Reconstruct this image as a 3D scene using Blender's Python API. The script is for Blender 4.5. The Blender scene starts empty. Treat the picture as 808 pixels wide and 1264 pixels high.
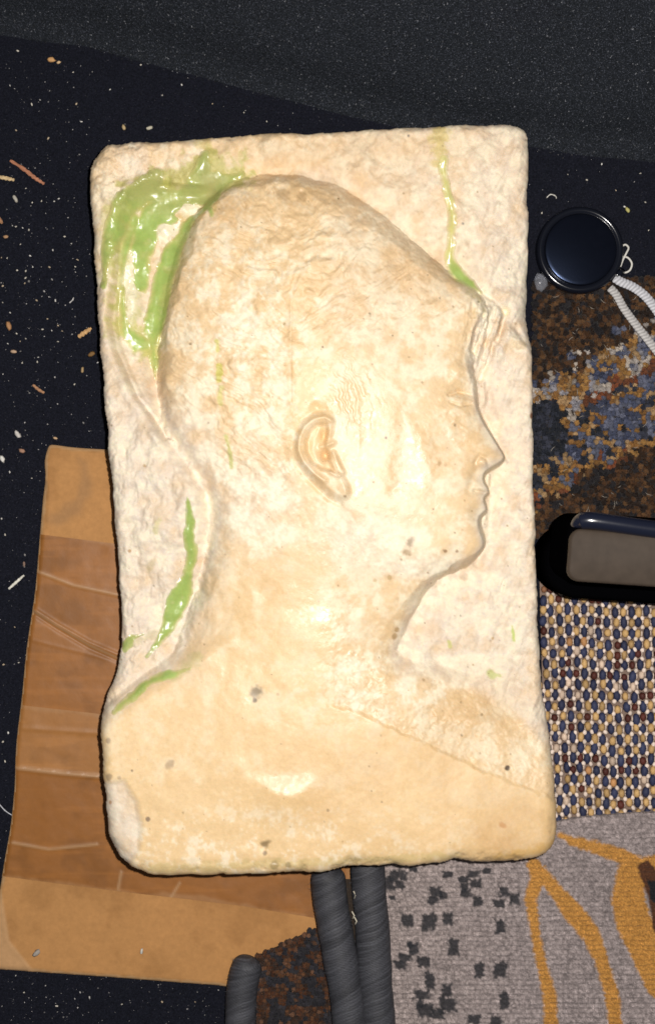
import bpy, math, random
import numpy as np
from mathutils import Vector, Matrix

random.seed(7)
RNG = np.random.default_rng(7)
S = 0.00055            # metres per unit; the plan of the place is measured in units of 0.55 mm
H = 1727.0             # camera height in units
CU, CV = 404.0, 632.0  # plan origin

sc = bpy.context.scene
col = sc.collection

# ------------------------------------------------------------------ camera, world, lamp, exposure
cam_d = bpy.data.cameras.new('camera')
cam = bpy.data.objects.new('camera', cam_d); col.objects.link(cam)
cam.location = (0, 0, H * S)
cam.rotation_euler = (0, 0, 0)
cam_d.sensor_fit = 'VERTICAL'
cam_d.sensor_height = 24.0
cam_d.lens = 24.0 * H / 1264.0
cam_d.clip_start = 0.01
cam_d.clip_end = 20
cam_d.dof.use_dof = True
cam_d.dof.focus_distance = (H - 110) * S
cam_d.dof.aperture_fstop = 4.2
sc.camera = cam

w = bpy.data.worlds.new('World'); sc.world = w; w.use_nodes = True
bg = w.node_tree.nodes['Background']
bg.inputs[0].default_value = (0.80, 0.88, 1.0, 1)
bg.inputs[1].default_value = 0.07

fl = bpy.data.lights.new('flash', 'POINT')
fl.energy = 38.5
fl.color = (1.0, 0.955, 0.90)
fl.shadow_soft_size = 0.007
flo = bpy.data.objects.new('flash', fl); col.objects.link(flo)
flo.location = (66 * S, 48 * S, (H - 10) * S)

sc.view_settings.view_transform = 'Standard'
sc.view_settings.look = 'None'
sc.view_settings.exposure = 0.0
sc.view_settings.gamma = 1.0
sc.cycles.use_denoising = True
sc.cycles.max_bounces = 6

# ------------------------------------------------------------------ numeric helpers
def smooth(a, b, x):
    t = np.clip((x - a) / (b - a), 0, 1)
    return t * t * (3 - 2 * t)

def lerp(a, b, t):
    return a + (b - a) * t

_lat = {}
def vnoise(x, y, seed=0):
    if seed not in _lat:
        _lat[seed] = np.random.default_rng(seed + 1000).random((256, 256))
    L = _lat[seed]
    xi = np.floor(x).astype(int); yi = np.floor(y).astype(int)
    fx = x - xi; fy = y - yi
    fx = fx * fx * fx * (fx * (fx * 6 - 15) + 10); fy = fy * fy * fy * (fy * (fy * 6 - 15) + 10)
    x0 = xi & 255; x1 = (xi + 1) & 255; y0 = yi & 255; y1 = (yi + 1) & 255
    return (lerp(lerp(L[y0, x0], L[y0, x1], fx), lerp(L[y1, x0], L[y1, x1], fx), fy)) * 2 - 1

def fbm(x, y, sx, sy=None, octv=3, seed=0, gain=0.5):
    sy = sy or sx
    r = 0; a = 1.0; tot = 0
    for o in range(octv):
        k = 2.03 ** o
        ca, sa = math.cos(0.5 * o), math.sin(0.5 * o)
        X = x / sx * k + 17.3 * o; Y = y / sy * k + 9.1 * o
        r = r + a * vnoise(X * ca - Y * sa if o and sx == sy else X, X * sa + Y * ca if o and sx == sy else Y, seed + o)
        tot += a; a *= gain
    return r / tot

def catmull(pts, n=4, closed=True):
    P = np.array(pts, float); N = len(P); out = []
    rng = range(N) if closed else range(N - 1)
    for i in rng:
        if closed:
            p0, p1, p2, p3 = P[(i - 1) % N], P[i], P[(i + 1) % N], P[(i + 2) % N]
        else:
            p0, p1, p2, p3 = P[max(i - 1, 0)], P[i], P[i + 1], P[min(i + 2, N - 1)]
        for k in range(n):
            t = k / n
            out.append(0.5 * ((2 * p1) + (-p0 + p2) * t + (2 * p0 - 5 * p1 + 4 * p2 - p3) * t * t + (-p0 + 3 * p1 - 3 * p2 + p3) * t ** 3))
    if not closed:
        out.append(P[-1])
    return np.array(out)

def sdf(U, V, poly):
    """distance to a closed outline, positive inside"""
    d2 = np.full(U.shape, 1e12); ins = np.zeros(U.shape, bool)
    N = len(poly)
    for i in range(N):
        ax, ay = poly[i]; bx, by = poly[(i + 1) % N]
        ex, ey = bx - ax, by - ay
        wx, wy = U - ax, V - ay
        t = np.clip((wx * ex + wy * ey) / (ex * ex + ey * ey + 1e-9), 0, 1)
        d2 = np.minimum(d2, (wx - ex * t) ** 2 + (wy - ey * t) ** 2)
        c = ((ay > V) != (by > V))
        if by != ay:
            ins ^= c & (U < (bx - ax) * (V - ay) / (by - ay) + ax)
    d = np.sqrt(d2)
    return np.where(ins, d, -d)

def pl(U, V, pts):
    """distance to an open polyline; points are (u, v) or (u, v, width) -> distance, width, t"""
    best = np.full(U.shape, 1e9); W = np.zeros(U.shape); T = np.zeros(U.shape)
    n = len(pts) - 1
    for i in range(n):
        a, b = pts[i], pts[i + 1]
        ex, ey = b[0] - a[0], b[1] - a[1]
        wx, wy = U - a[0], V - a[1]
        t = np.clip((wx * ex + wy * ey) / (ex * ex + ey * ey + 1e-9), 0, 1)
        d = np.hypot(wx - ex * t, wy - ey * t)
        m = d < best
        best = np.where(m, d, best)
        if len(a) > 2:
            W = np.where(m, a[2] + (b[2] - a[2]) * t, W)
        T = np.where(m, (i + t) / n, T)
    return best, W, T

def tps(ctrl):
    C = np.array(ctrl, float); P = C[:, :2] / 100; z = C[:, 2]; n = len(P)
    def K(r2): return np.where(r2 > 1e-9, 0.5 * r2 * np.log(r2 + 1e-12), 0)
    d2 = ((P[:, None] - P[None]) ** 2).sum(-1)
    A = np.zeros((n + 3, n + 3)); A[:n, :n] = K(d2) + np.eye(n) * 0.02
    A[:n, n] = 1; A[:n, n + 1:] = P; A[n, :n] = 1; A[n + 1:, :n] = P.T
    s = np.linalg.solve(A, np.r_[z, 0, 0, 0])
    def f(U, V):
        u = U / 100; v = V / 100
        r = s[n] + s[n + 1] * u + s[n + 2] * v
        for i in range(n):
            r = r + s[i] * K((u - P[i, 0]) ** 2 + (v - P[i, 1]) ** 2)
        return r
    return f

def idw(ctrl, U, V, p=3):
    num = 0; den = 0
    for (a, b, z) in ctrl:
        k = 1 / (((U - a) ** 2 + (V - b) ** 2) / 1000 + 0.05) ** (p / 2)
        num = num + k * z; den = den + k
    return num / den

def blob(U, V, u, v, ru, rv=None):
    rv = rv or ru
    return np.exp(-((U - u) / ru) ** 2 - ((V - v) / rv) ** 2)

# ------------------------------------------------------------------ mesh helpers
def PW(u, v, z):
    """plan position read on the level plane z -> world"""
    k = (H - z) / H
    return ((u - CU) * S * k, (CV - v) * S * k, z * S)

def mesh_np(name, co, faces, material, parent=None, cols=None, attrs=None, normals=None, smooth_shade=True):
    me = bpy.data.meshes.new(name)
    co = np.asarray(co, np.float32)
    if isinstance(faces, np.ndarray):
        k = faces.shape[1]; nf = len(faces)
        me.vertices.add(len(co)); me.vertices.foreach_set('co', co.ravel())
        me.loops.add(nf * k); me.loops.foreach_set('vertex_index', faces.ravel().astype(np.int32))
        me.polygons.add(nf)
        me.polygons.foreach_set('loop_start', np.arange(0, nf * k, k, dtype=np.int32))
        me.update(calc_edges=True)
    else:
        me.from_pydata([tuple(map(float, c)) for c in co], [], faces)
        me.update(calc_edges=True)
    if smooth_shade:
        me.polygons.foreach_set('use_smooth', np.ones(len(me.polygons), bool))
    if cols is not None:
        a = me.color_attributes.new('tone', 'FLOAT_COLOR', 'POINT')
        c4 = np.ones((len(co), 4), np.float32); c4[:, :3] = cols
        a.data.foreach_set('color', c4.ravel())
    for k_, v_ in (attrs or {}).items():
        a = me.attributes.new(k_, 'FLOAT', 'POINT')
        a.data.foreach_set('value', np.asarray(v_, np.float32))
    if normals is not None:
        me.normals_split_custom_set_from_vertices(np.asarray(normals, np.float32).tolist())
    me.materials.append(material)
    o = bpy.data.objects.new(name, me); col.objects.link(o)
    if parent is not None:
        o.parent = parent
        o.matrix_parent_inverse = Matrix.Translation(parent.location).inverted()
    return o

def tag(o, label=None, cat=None, group=None, kind=None):
    if label: o['label'] = label
    if cat: o['category'] = cat
    if group: o['group'] = group
    if kind: o['kind'] = kind
    return o

def thing(name, label, cat, loc=(0, 0, 0), group=None):
    o = bpy.data.objects.new(name, None); col.objects.link(o)
    o.location = loc; o.empty_display_size = 0.02
    return tag(o, label, cat, group)

def grid_clip(u0, u1, v0, v1, g, poly):
    """grid clipped to an outline, its border moved onto it -> U, V (2d), d, keep-quads"""
    us = np.arange(u0, u1 + g, g); vs = np.arange(v0, v1 + g, g)
    U, V = np.meshgrid(us, vs)
    d = sdf(U, V, poly)
    gy, gx = np.gradient(d, g)
    n = np.hypot(gx, gy) + 1e-6
    near = np.abs(d) < 0.8 * g
    U2 = np.where(near, U - d * gx / n, U); V2 = np.where(near, V - d * gy / n, V)
    ok = d > -0.8 * g
    q = ok[:-1, :-1] & ok[1:, :-1] & ok[:-1, 1:] & ok[1:, 1:]
    return U2, V2, np.clip(d, 0, None), q

def quads(shape, q):
    nr, nc = shape
    idx = np.arange(nr * nc).reshape(nr, nc)
    a = idx[:-1, :-1][q]; b = idx[:-1, 1:][q]; c = idx[1:, 1:][q]; d = idx[1:, :-1][q]
    return np.stack([a, d, c, b], 1)   # v grows downwards -> counter-clockwise seen from above

def compact(F, *arrs):
    used, inv = np.unique(F.ravel(), return_inverse=True)
    return (inv.reshape(F.shape),) + tuple(a[used] for a in arrs)

def skirt(F):
    """directed border edges of a quad patch"""
    e = np.concatenate([F[:, [0, 1]], F[:, [1, 2]], F[:, [2, 3]], F[:, [3, 0]]])
    key = np.sort(e, 1)
    k1 = key[:, 0].astype(np.int64) * (1 << 32) + key[:, 1]
    _, inv, cnt = np.unique(k1, return_inverse=True, return_counts=True)
    return e[cnt[inv] == 1]

def sheet_with_sides(name, U, V, Z, q, zref, zbot, material, parent=None, cols=None, attrs=None, levels=2, wob=0.0):
    k = (H - zref) / H * S
    co = np.stack([(U.ravel() - CU) * k, (CV - V.ravel()) * k, Z.ravel() * S], 1)
    F = quads(U.shape, q)
    arrs = [co] + ([cols.reshape(-1, 3)] if cols is not None else [])
    names = list((attrs or {}).keys())
    arrs += [attrs[n].ravel() for n in names]
    res = compact(F, *arrs); F = res[0]; co = res[1]
    rest = list(res[2:])
    c = rest.pop(0) if cols is not None else None
    E = skirt(F)
    bv = np.unique(E)
    ctr = co.mean(0)
    allco = [co]; allF = [F]; prev = {int(b): int(b) for b in bv}
    extra = []
    off = len(co)
    for L in range(1, levels + 1):
        t = L / levels
        nc_ = co[bv].copy()
        nc_[:, 2] = lerp(co[bv, 2], zbot * S, t)
        if wob:
            ang = np.arange(len(bv))
            dirv = co[bv, :2] - ctr[:2]; dirv /= np.linalg.norm(dirv, axis=1)[:, None]
            nz = fbm(co[bv, 0] / S, co[bv, 1] / S, 9, octv=2, seed=L + 40)
            nc_[:, :2] += dirv * (nz[:, None] * wob - wob * 1.2 * t) * S
        cur = {int(b): off + i for i, b in enumerate(bv)}
        allF.append(np.array([[prev[int(a)], cur[int(a)], cur[int(b)], prev[int(b)]] for a, b in E]))
        allco.append(nc_); prev = cur; off += len(bv)
        extra.append(bv)
    co = np.concatenate(allco); F = np.concatenate(allF)[:, ::-1] if False else np.concatenate(allF)
    fix = lambda a: np.concatenate([a] + [a[b] for b in extra])
    return mesh_np(name, co, F, material, parent, cols=fix(c) if c is not None else None,
                   attrs={n: fix(r) for n, r in zip(names, rest)})

def tube(pts, rad, seg=10, ridged=None, flat=1.0, closed_ends=True):
    """pts: world-unit (x,y,z) in plan units already scaled; returns co, faces"""
    P = np.array(pts, float); n = len(P)
    r = np.full(n, rad, float) if np.isscalar(rad) else np.array(rad, float)
    co = []; F = []
    L = np.r_[0, np.cumsum(np.linalg.norm(np.diff(P, axis=0), axis=1))]
    up = np.array([0, 0, 1.0])
    for i in range(n):
        t = P[min(i + 1, n - 1)] - P[max(i - 1, 0)]; t /= np.linalg.norm(t) + 1e-12
        s = np.cross(t, up)
        if np.linalg.norm(s) < 1e-3: s = np.array([1.0, 0, 0])
        s /= np.linalg.norm(s); b = np.cross(s, t)
        for k in range(seg):
            a = 2 * math.pi * k / seg
            rr = r[i] + (ridged(L[i], a) if ridged else 0)
            co.append(P[i] + s * math.cos(a) * rr + b * math.sin(a) * rr * flat)
    for i in range(n - 1):
        for k in range(seg):
            k2 = (k + 1) % seg
            F.append((i * seg + k, i * seg + k2, (i + 1) * seg + k2, (i + 1) * seg + k))
    if closed_ends:
        F.append(tuple(range(seg))[::-1]); F.append(tuple((n - 1) * seg + k for k in range(seg)))
    return np.array(co), F

def lathe(prof, seg=64):
    co = []; F = []
    for (r, z) in prof:
        for k in range(seg):
            a = 2 * math.pi * k / seg
            co.append((r * math.cos(a), r * math.sin(a), z))
    for i in range(len(prof) - 1):
        for k in range(seg):
            k2 = (k + 1) % seg
            F.append((i * seg + k, i * seg + k2, (i + 1) * seg + k2, (i + 1) * seg + k))
    return np.array(co), F

# ------------------------------------------------------------------ materials
def mk(name, base=(0.5, 0.5, 0.5), attr=False, rough=0.5, rough_attr=None, var=0.0, vscale=300, bump=0.0, bscale=800,
       spec=0.5, sss=0.0, sssr=(1, .55, .3), coat=0.0, sheen=0.0, trans=0.0, specks=None, alpha=1.0, bdist=0.0006, metallic=0, tint=None):
    m = bpy.data.materials.new(name); m.use_nodes = True
    nt = m.node_tree; N = nt.nodes; Lk = nt.links
    b = N['Principled BSDF']
    b.inputs['Roughness'].default_value = rough
    b.inputs['Specular IOR Level'].default_value = spec
    b.inputs['Metallic'].default_value = metallic
    if tint: b.inputs['Specular Tint'].default_value = (*tint, 1)
    b.inputs['Coat Weight'].default_value = coat
    b.inputs['Coat Roughness'].default_value = 0.08
    b.inputs['Sheen Weight'].default_value = sheen
    b.inputs['Transmission Weight'].default_value = trans
    b.inputs['Alpha'].default_value = alpha
    if sss:
        b.inputs['Subsurface Weight'].default_value = sss
        b.inputs['Subsurface Radius'].default_value = sssr
        b.inputs['Subsurface Scale'].default_value = 0.004
    tc = N.new('ShaderNodeTexCoord')
    def noise(scale, detail=3, rgh=0.6):
        n = N.new('ShaderNodeTexNoise'); n.inputs['Scale'].default_value = scale
        n.inputs['Detail'].default_value = detail; n.inputs['Roughness'].default_value = rgh
        Lk.new(tc.outputs['Object'], n.inputs['Vector']); return n
    if attr:
        a = N.new('ShaderNodeAttribute'); a.attribute_name = 'tone'; c = a.outputs['Color']
    else:
        r = N.new('ShaderNodeRGB'); r.outputs[0].default_value = (*base, 1); c = r.outputs[0]
    if var:
        n = noise(vscale)
        mr = N.new('ShaderNodeMapRange'); mr.inputs[1].default_value = 0.25; mr.inputs[2].default_value = 0.75
        mr.inputs[3].default_value = 1 - var; mr.inputs[4].default_value = 1 + var
        Lk.new(n.outputs['Fac'], mr.inputs[0])
        mx = N.new('ShaderNodeVectorMath'); mx.operation = 'SCALE'
        Lk.new(c, mx.inputs[0]); Lk.new(mr.outputs[0], mx.inputs['Scale']); c = mx.outputs[0]
    for (sc_, lo, hi, cc) in (specks or []):
        n = noise(sc_, 1)
        mr = N.new('ShaderNodeMapRange'); mr.inputs[1].default_value = lo; mr.inputs[2].default_value = hi
        Lk.new(n.outputs['Fac'], mr.inputs[0])
        mx = N.new('ShaderNodeMix'); mx.data_type = 'RGBA'
        Lk.new(mr.outputs[0], mx.inputs['Factor']); Lk.new(c, mx.inputs['A']); mx.inputs['B'].default_value = (*cc, 1)
        c = mx.outputs['Result']
    Lk.new(c, b.inputs['Base Color'])
    if rough_attr:
        a = N.new('ShaderNodeAttribute'); a.attribute_name = rough_attr
        Lk.new(a.outputs['Fac'], b.inputs['Roughness'])
    if bump:
        n = noise(bscale, 4)
        bp = N.new('ShaderNodeBump'); bp.inputs['Strength'].default_value = bump; bp.inputs['Distance'].default_value = bdist
        Lk.new(n.outputs['Fac'], bp.inputs['Height']); Lk.new(bp.outputs[0], b.inputs['Normal'])
    return m

M = {}
M['stone'] = mk('marble', attr=True, rough_attr='gloss', var=0.07, vscale=420, bump=0.20, bscale=1000, spec=0.45, sss=0.06, bdist=0.0004)
M['paint'] = mk('green_paint', attr=True, rough=0.28, var=0.10, vscale=180, bump=0.06, bscale=260, spec=0.55, sss=0.1)
M['floor'] = mk('black_carpet', (0.0080, 0.0088, 0.0145), rough=0.9, var=0.6, vscale=900, bump=0.8, bscale=1100, spec=0.08,
                specks=[(1500, .66, .74, (0.03, 0.032, 0.044))])
M['panel'] = mk('grey_black_carpet', (0.0130, 0.0152, 0.0195), rough=0.9, var=0.7, vscale=850, bump=1.0, bscale=900, spec=0.1,
                specks=[(1200, .58, .70, (0.060, 0.066, 0.084))])
M['fibre'] = mk('carpet_fibre', attr=True, rough=0.7, spec=0.2)
M['card'] = mk('cardboard', attr=True, rough=0.75, var=0.08, vscale=350, bump=0.15, bscale=1000, spec=0.2)
M['tape'] = mk('brown_tape', attr=True, rough=0.45, var=0.06, vscale=220, bump=0.10, bscale=420, spec=0.35)
M['pile'] = mk('carpet_pile', attr=True, rough=0.9, var=0.45, vscale=1300, bump=0.9, bscale=1500, spec=0.12, sheen=0.1)
M['loop'] = mk('loop_yarn', attr=True, rough=0.6, var=0.25, vscale=1600, bump=0.4, bscale=2000, spec=0.3)
M['backing'] = mk('carpet_backing', (0.035, 0.026, 0.02), rough=0.9, var=0.4, vscale=900, spec=0.1)
M['knot'] = mk('white_net', (0.20, 0.14, 0.11), rough=0.8, var=0.2, vscale=900, spec=0.2)
M['yarn'] = mk('grey_binding_yarn', attr=True, rough=0.55, var=0.35, vscale=1500, bump=0.5, bscale=1800, spec=0.35)
M['cap'] = mk('black_plastic', (0.003, 0.0035, 0.006), rough=0.20, tint=(0.40, 0.55, 1.0), var=0.1, vscale=200, bump=0.03, bscale=900, spec=0.35)  # blue tint stands in for the bluish reflection on the black face
M['cap_edge'] = mk('gloss_black_plastic', (0.006, 0.007, 0.012), rough=0.15, spec=0.6)
M['cord'] = mk('white_braid', attr=True, rough=0.55, var=0.12, vscale=900, spec=0.4)
M['case'] = mk('black_shell', (0.0012, 0.0012, 0.0016), rough=0.6, spec=0.0)
M['case_gloss'] = mk('gloss_black_trim', (0.008, 0.010, 0.022), rough=0.22, spec=0.7, bump=0.05, bscale=300)
M['case_top'] = mk('dull_brown_grey_top', (0.056, 0.042, 0.032), rough=0.6, var=0.15, vscale=120, bump=0.06, bscale=1500, spec=0.12)
M['crumb'] = mk('crumbs', attr=True, rough=0.7, var=0.25, vscale=1200, bump=0.3, bscale=1500, spec=0.3)
M['film'] = mk('clear_wrap', (0.62, 0.64, 0.72), rough=0.1, spec=0.6, trans=0.75, bump=0.6, bscale=260)

# ------------------------------------------------------------------ setting: black carpet and rising panel behind
def setting():
    us = np.arange(-420, 1240, 10.0); vs = np.arange(-80, 1620, 10.0)
    U, V = np.meshgrid(us, vs)
    Z = fbm(U, V, 160, octv=2, seed=3) * 1.2 - 1.2
    q = np.ones((len(vs) - 1, len(us) - 1), bool)
    co = np.stack([(U.ravel() - CU) * S, (CV - V.ravel()) * S, Z.ravel() * S], 1)
    o = mesh_np('floor', co, quads(U.shape, q), M['floor'])
    tag(o, 'flat black boot carpet strewn with crumbs', None, kind='structure')
    # panel rising towards the back
    line = np.array([(-420, -40), (-100, 33), (0, 48), (100, 62), (250, 100), (400, 140), (500, 164), (600, 182), (700, 194), (808, 205), (1240, 250)], float)
    us = np.arange(-420, 1240, 6.0); vs = np.arange(0, 420, 6.0)
    UU, T = np.meshgrid(us, vs)
    vl = np.interp(UU, line[:, 0], line[:, 1]) + fbm(UU, UU * 0, 60, octv=2, seed=9) * 2
    sl = T - 4
    Z = -2 + np.where(sl > 0, 0.62 * sl * smooth(0, 60, sl) + 0.10 * sl, sl) + fbm(UU, T, 120, octv=2, seed=12) * 3 * smooth(0, 60, T)
    Z = Z + 2 * np.exp(-((T - 18) / 12) ** 2)
    VV = vl - T * 0.86
    co = np.stack([(UU.ravel() - CU) * S, (CV - VV.ravel()) * S, Z.ravel() * S], 1)
    F = quads(UU.shape, np.ones((len(vs) - 1, len(us) - 1), bool))[:, ::-1]
    o = mesh_np('side_panel', co, F, M['panel'])
    tag(o, 'grey-black carpeted panel sloping up behind the stone', None, kind='structure')
    # loose nap of both carpets
    def nap(name, n, sampler, lab, dark, light, ln, wd, pl_light):
        P = sampler(n)
        a = RNG.random(n) * 2 * math.pi
        L = ln * (0.5 + RNG.random(n)); tl = RNG.random(n) * 0.9
        dx = np.cos(a) * L; dy = np.sin(a) * L
        wx = -np.sin(a) * wd; wy = np.cos(a) * wd
        A = P + np.stack([-wx, -wy, 0 * a], 1); B = P + np.stack([wx, wy, 0 * a], 1)
        C = P + np.stack([dx, dy, tl * L + 0.4], 1)
        co = np.stack([A, B, C], 1).reshape(-1, 3) * S
        F = np.arange(n * 3).reshape(n, 3)
        k = RNG.random(n) ** 3
        c = np.array(dark)[None] * (0.4 + RNG.random(n))[:, None]
        hi = RNG.random(n) < pl_light
        c = np.where(hi[:, None], np.array(light)[None] * (0.35 + 0.9 * RNG.random(n))[:, None], c)
        o = mesh_np(name, co, F, M['fibre'], cols=np.repeat(c, 3, 0), smooth_shade=False)
        tag(o, lab, 'carpet pile', kind='stuff')
    def floor_s(n):
        u = RNG.uniform(-60, 870, n); v = RNG.uniform(30, 1320, n)
        return np.stack([u - CU, CV - v, np.full(n, 0.1)], 1)
    nap('carpet_nap', 42000, floor_s, 'short black nap all over the boot floor', (0.010, 0.011, 0.016), (0.050, 0.047, 0.06), 1.5, 0.5, 0.10)
    co_p = co / S
    def panel_s(n):
        i = RNG.integers(0, len(co_p), n * 3)
        P = co_p[i]
        P = P[(P[:, 1] < 760) & (np.abs(P[:, 0]) < 520)][:n]
        P = P + np.stack([RNG.uniform(-3, 3, len(P)), RNG.uniform(-3, 3, len(P)), np.full(len(P), 0.6)], 1)
        if len(P) < n: P = np.concatenate([P, P[:n - len(P)]])
        return P
    nap('panel_nap', 16000, panel_s, 'coarse grey-black nap on the sloping panel', (0.022, 0.024, 0.027), (0.14, 0.145, 0.16), 1.7, 0.8, 0.24)
setting()

# ------------------------------------------------------------------ the carved stone
SLAB = catmull([(118,182),(130,172),(150,170),(200,168),(280,164),(360,160),(440,157),(520,153),(590,150),(625,149),(643,153),(651,162),
 (653,185),(653,230),(655,290),(654,340),(655,390),(659,430),(660,480),(661,540),(662,600),(664,660),(666,720),(668,780),(671,840),(677,890),
 (683,940),(687,990),(687,1025),(680,1045),(665,1056),(640,1062),(610,1064),(580,1062),(560,1059),(545,1063),(520,1066),(480,1067),(430,1068),
 (410,1071),(390,1073),(350,1075),(300,1076),(250,1078),(200,1077),(172,1074),(152,1060),(138,1040),(132,1010),(130,970),(126,930),(123,890),
 (130,860),(142,830),(147,790),(145,740),(144,690),(140,640),(137,590),(134,560),(131,520),(126,470),(120,420),(117,380),(113,320),(110,270),
 (107,220),(109,198)], 4)
_j = np.random.default_rng(4)
SLAB = SLAB + np.stack([fbm(SLAB[:, 0], SLAB[:, 1], 24, octv=3, seed=60), fbm(SLAB[:, 0], SLAB[:, 1], 24, octv=3, seed=64)], 1) * 2.4
HEAD = catmull([(262,232),(285,220),(310,212),(345,208),(385,214),(430,231),(470,260),(510,294),(550,328),(588,354),(600,370),(602,388),(594,410),
 (587,436),(588,462),(591,485),(594,503),(604,524),(616,545),(625,560),(626,566),(620,574),(608,581),(601,587),(601,594),(606,602),(607,610),(601,616),
 (604,624),(604,632),(597,640),(597,650),(602,664),(602,676),(594,688),(578,702),(548,716),(526,736),(510,764),(496,794),(488,815),
 (470,900),(300,900),(215,830),(222,780),(238,735),(250,690),(258,645),(252,610),(232,575),(208,545),(195,510),(189,465),(190,425),(198,370),
 (210,318),(226,276),(242,250)], 3)
BUST = [(100,905),(128,872),(160,845),(205,812),(250,778),(278,742),(312,705),(440,700),(470,735),(480,790),(500,815),(540,822),(600,838),(650,866),(680,900),(720,930),(720,1120),(100,1120)]
EAR = catmull([(402,511),(386,514),(372,524),(364,540),(362,555),(366,569),(376,583),(391,598),(405,611),(417,618),(428,618),(433,609),(431,598),
 (426,588),(418,572),(411,560),(409,548),(413,532),(414,518)], 3)
ZB = 95.0     # level of the sunk ground of the relief
ZREF = 110.0
G = 1.2

fB = tps([(120,190,10),(300,180,6),(450,180,6),(600,180,8),(645,240,2),(560,260,3),(600,320,0),(640,330,-2),(645,480,-2),(640,560,-5),(640,640,-5),
 (610,720,-8),(560,780,-9),(520,808,-3),(620,800,-3),(660,800,0),(660,900,8),(125,300,2),(130,420,5),(150,520,17),(190,570,23),(160,640,15),(222,640,19),
 (190,720,5),(230,740,-2),(160,790,4),(200,800,-3),(140,880,8),(200,260,-8),(180,350,-10),(175,420,-6),(240,240,-5),(300,205,3),(400,205,2),(500,270,1)])
fH = tps([(300,230,22),(350,225,24),(430,250,24),(500,300,24),(560,350,22),(585,390,20),(570,440,25),(580,500,26),(595,540,26),(615,562,22),(590,600,25),
 (590,640,26),(590,675,26),(545,700,27),(500,680,33),(510,620,38),(500,560,39),(540,520,35),(538,575,36),(500,450,41),(430,400,48),(360,400,48),(300,380,42),(240,360,32),
 (210,400,24),(205,470,26),(240,560,28),(275,640,28),(270,710,25),(250,780,20),(300,500,42),(390,490,47),(390,560,43),(380,620,36),(340,680,32),(400,700,31),
 (460,720,26),(490,760,19),(480,800,16),(400,780,29),(320,780,27),(350,860,30),(440,860,28),(330,290,36),(420,310,41),(500,360,32),(545,400,28)])
fT = tps([(310,730,26),(380,730,29),(440,740,26),(340,790,28),(420,790,28),(470,790,19),(130,900,28),(130,1000,32),(170,1050,33),(300,1060,35),(450,1050,35),(600,1050,33),(670,1040,30),(680,960,24),(670,900,12),(610,860,8),(560,835,12),
 (500,830,24),(300,860,32),(400,880,33),(250,830,26),(200,860,26),(350,950,36),(500,950,33),(600,930,23),(560,890,20),(480,870,30)])

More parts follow.
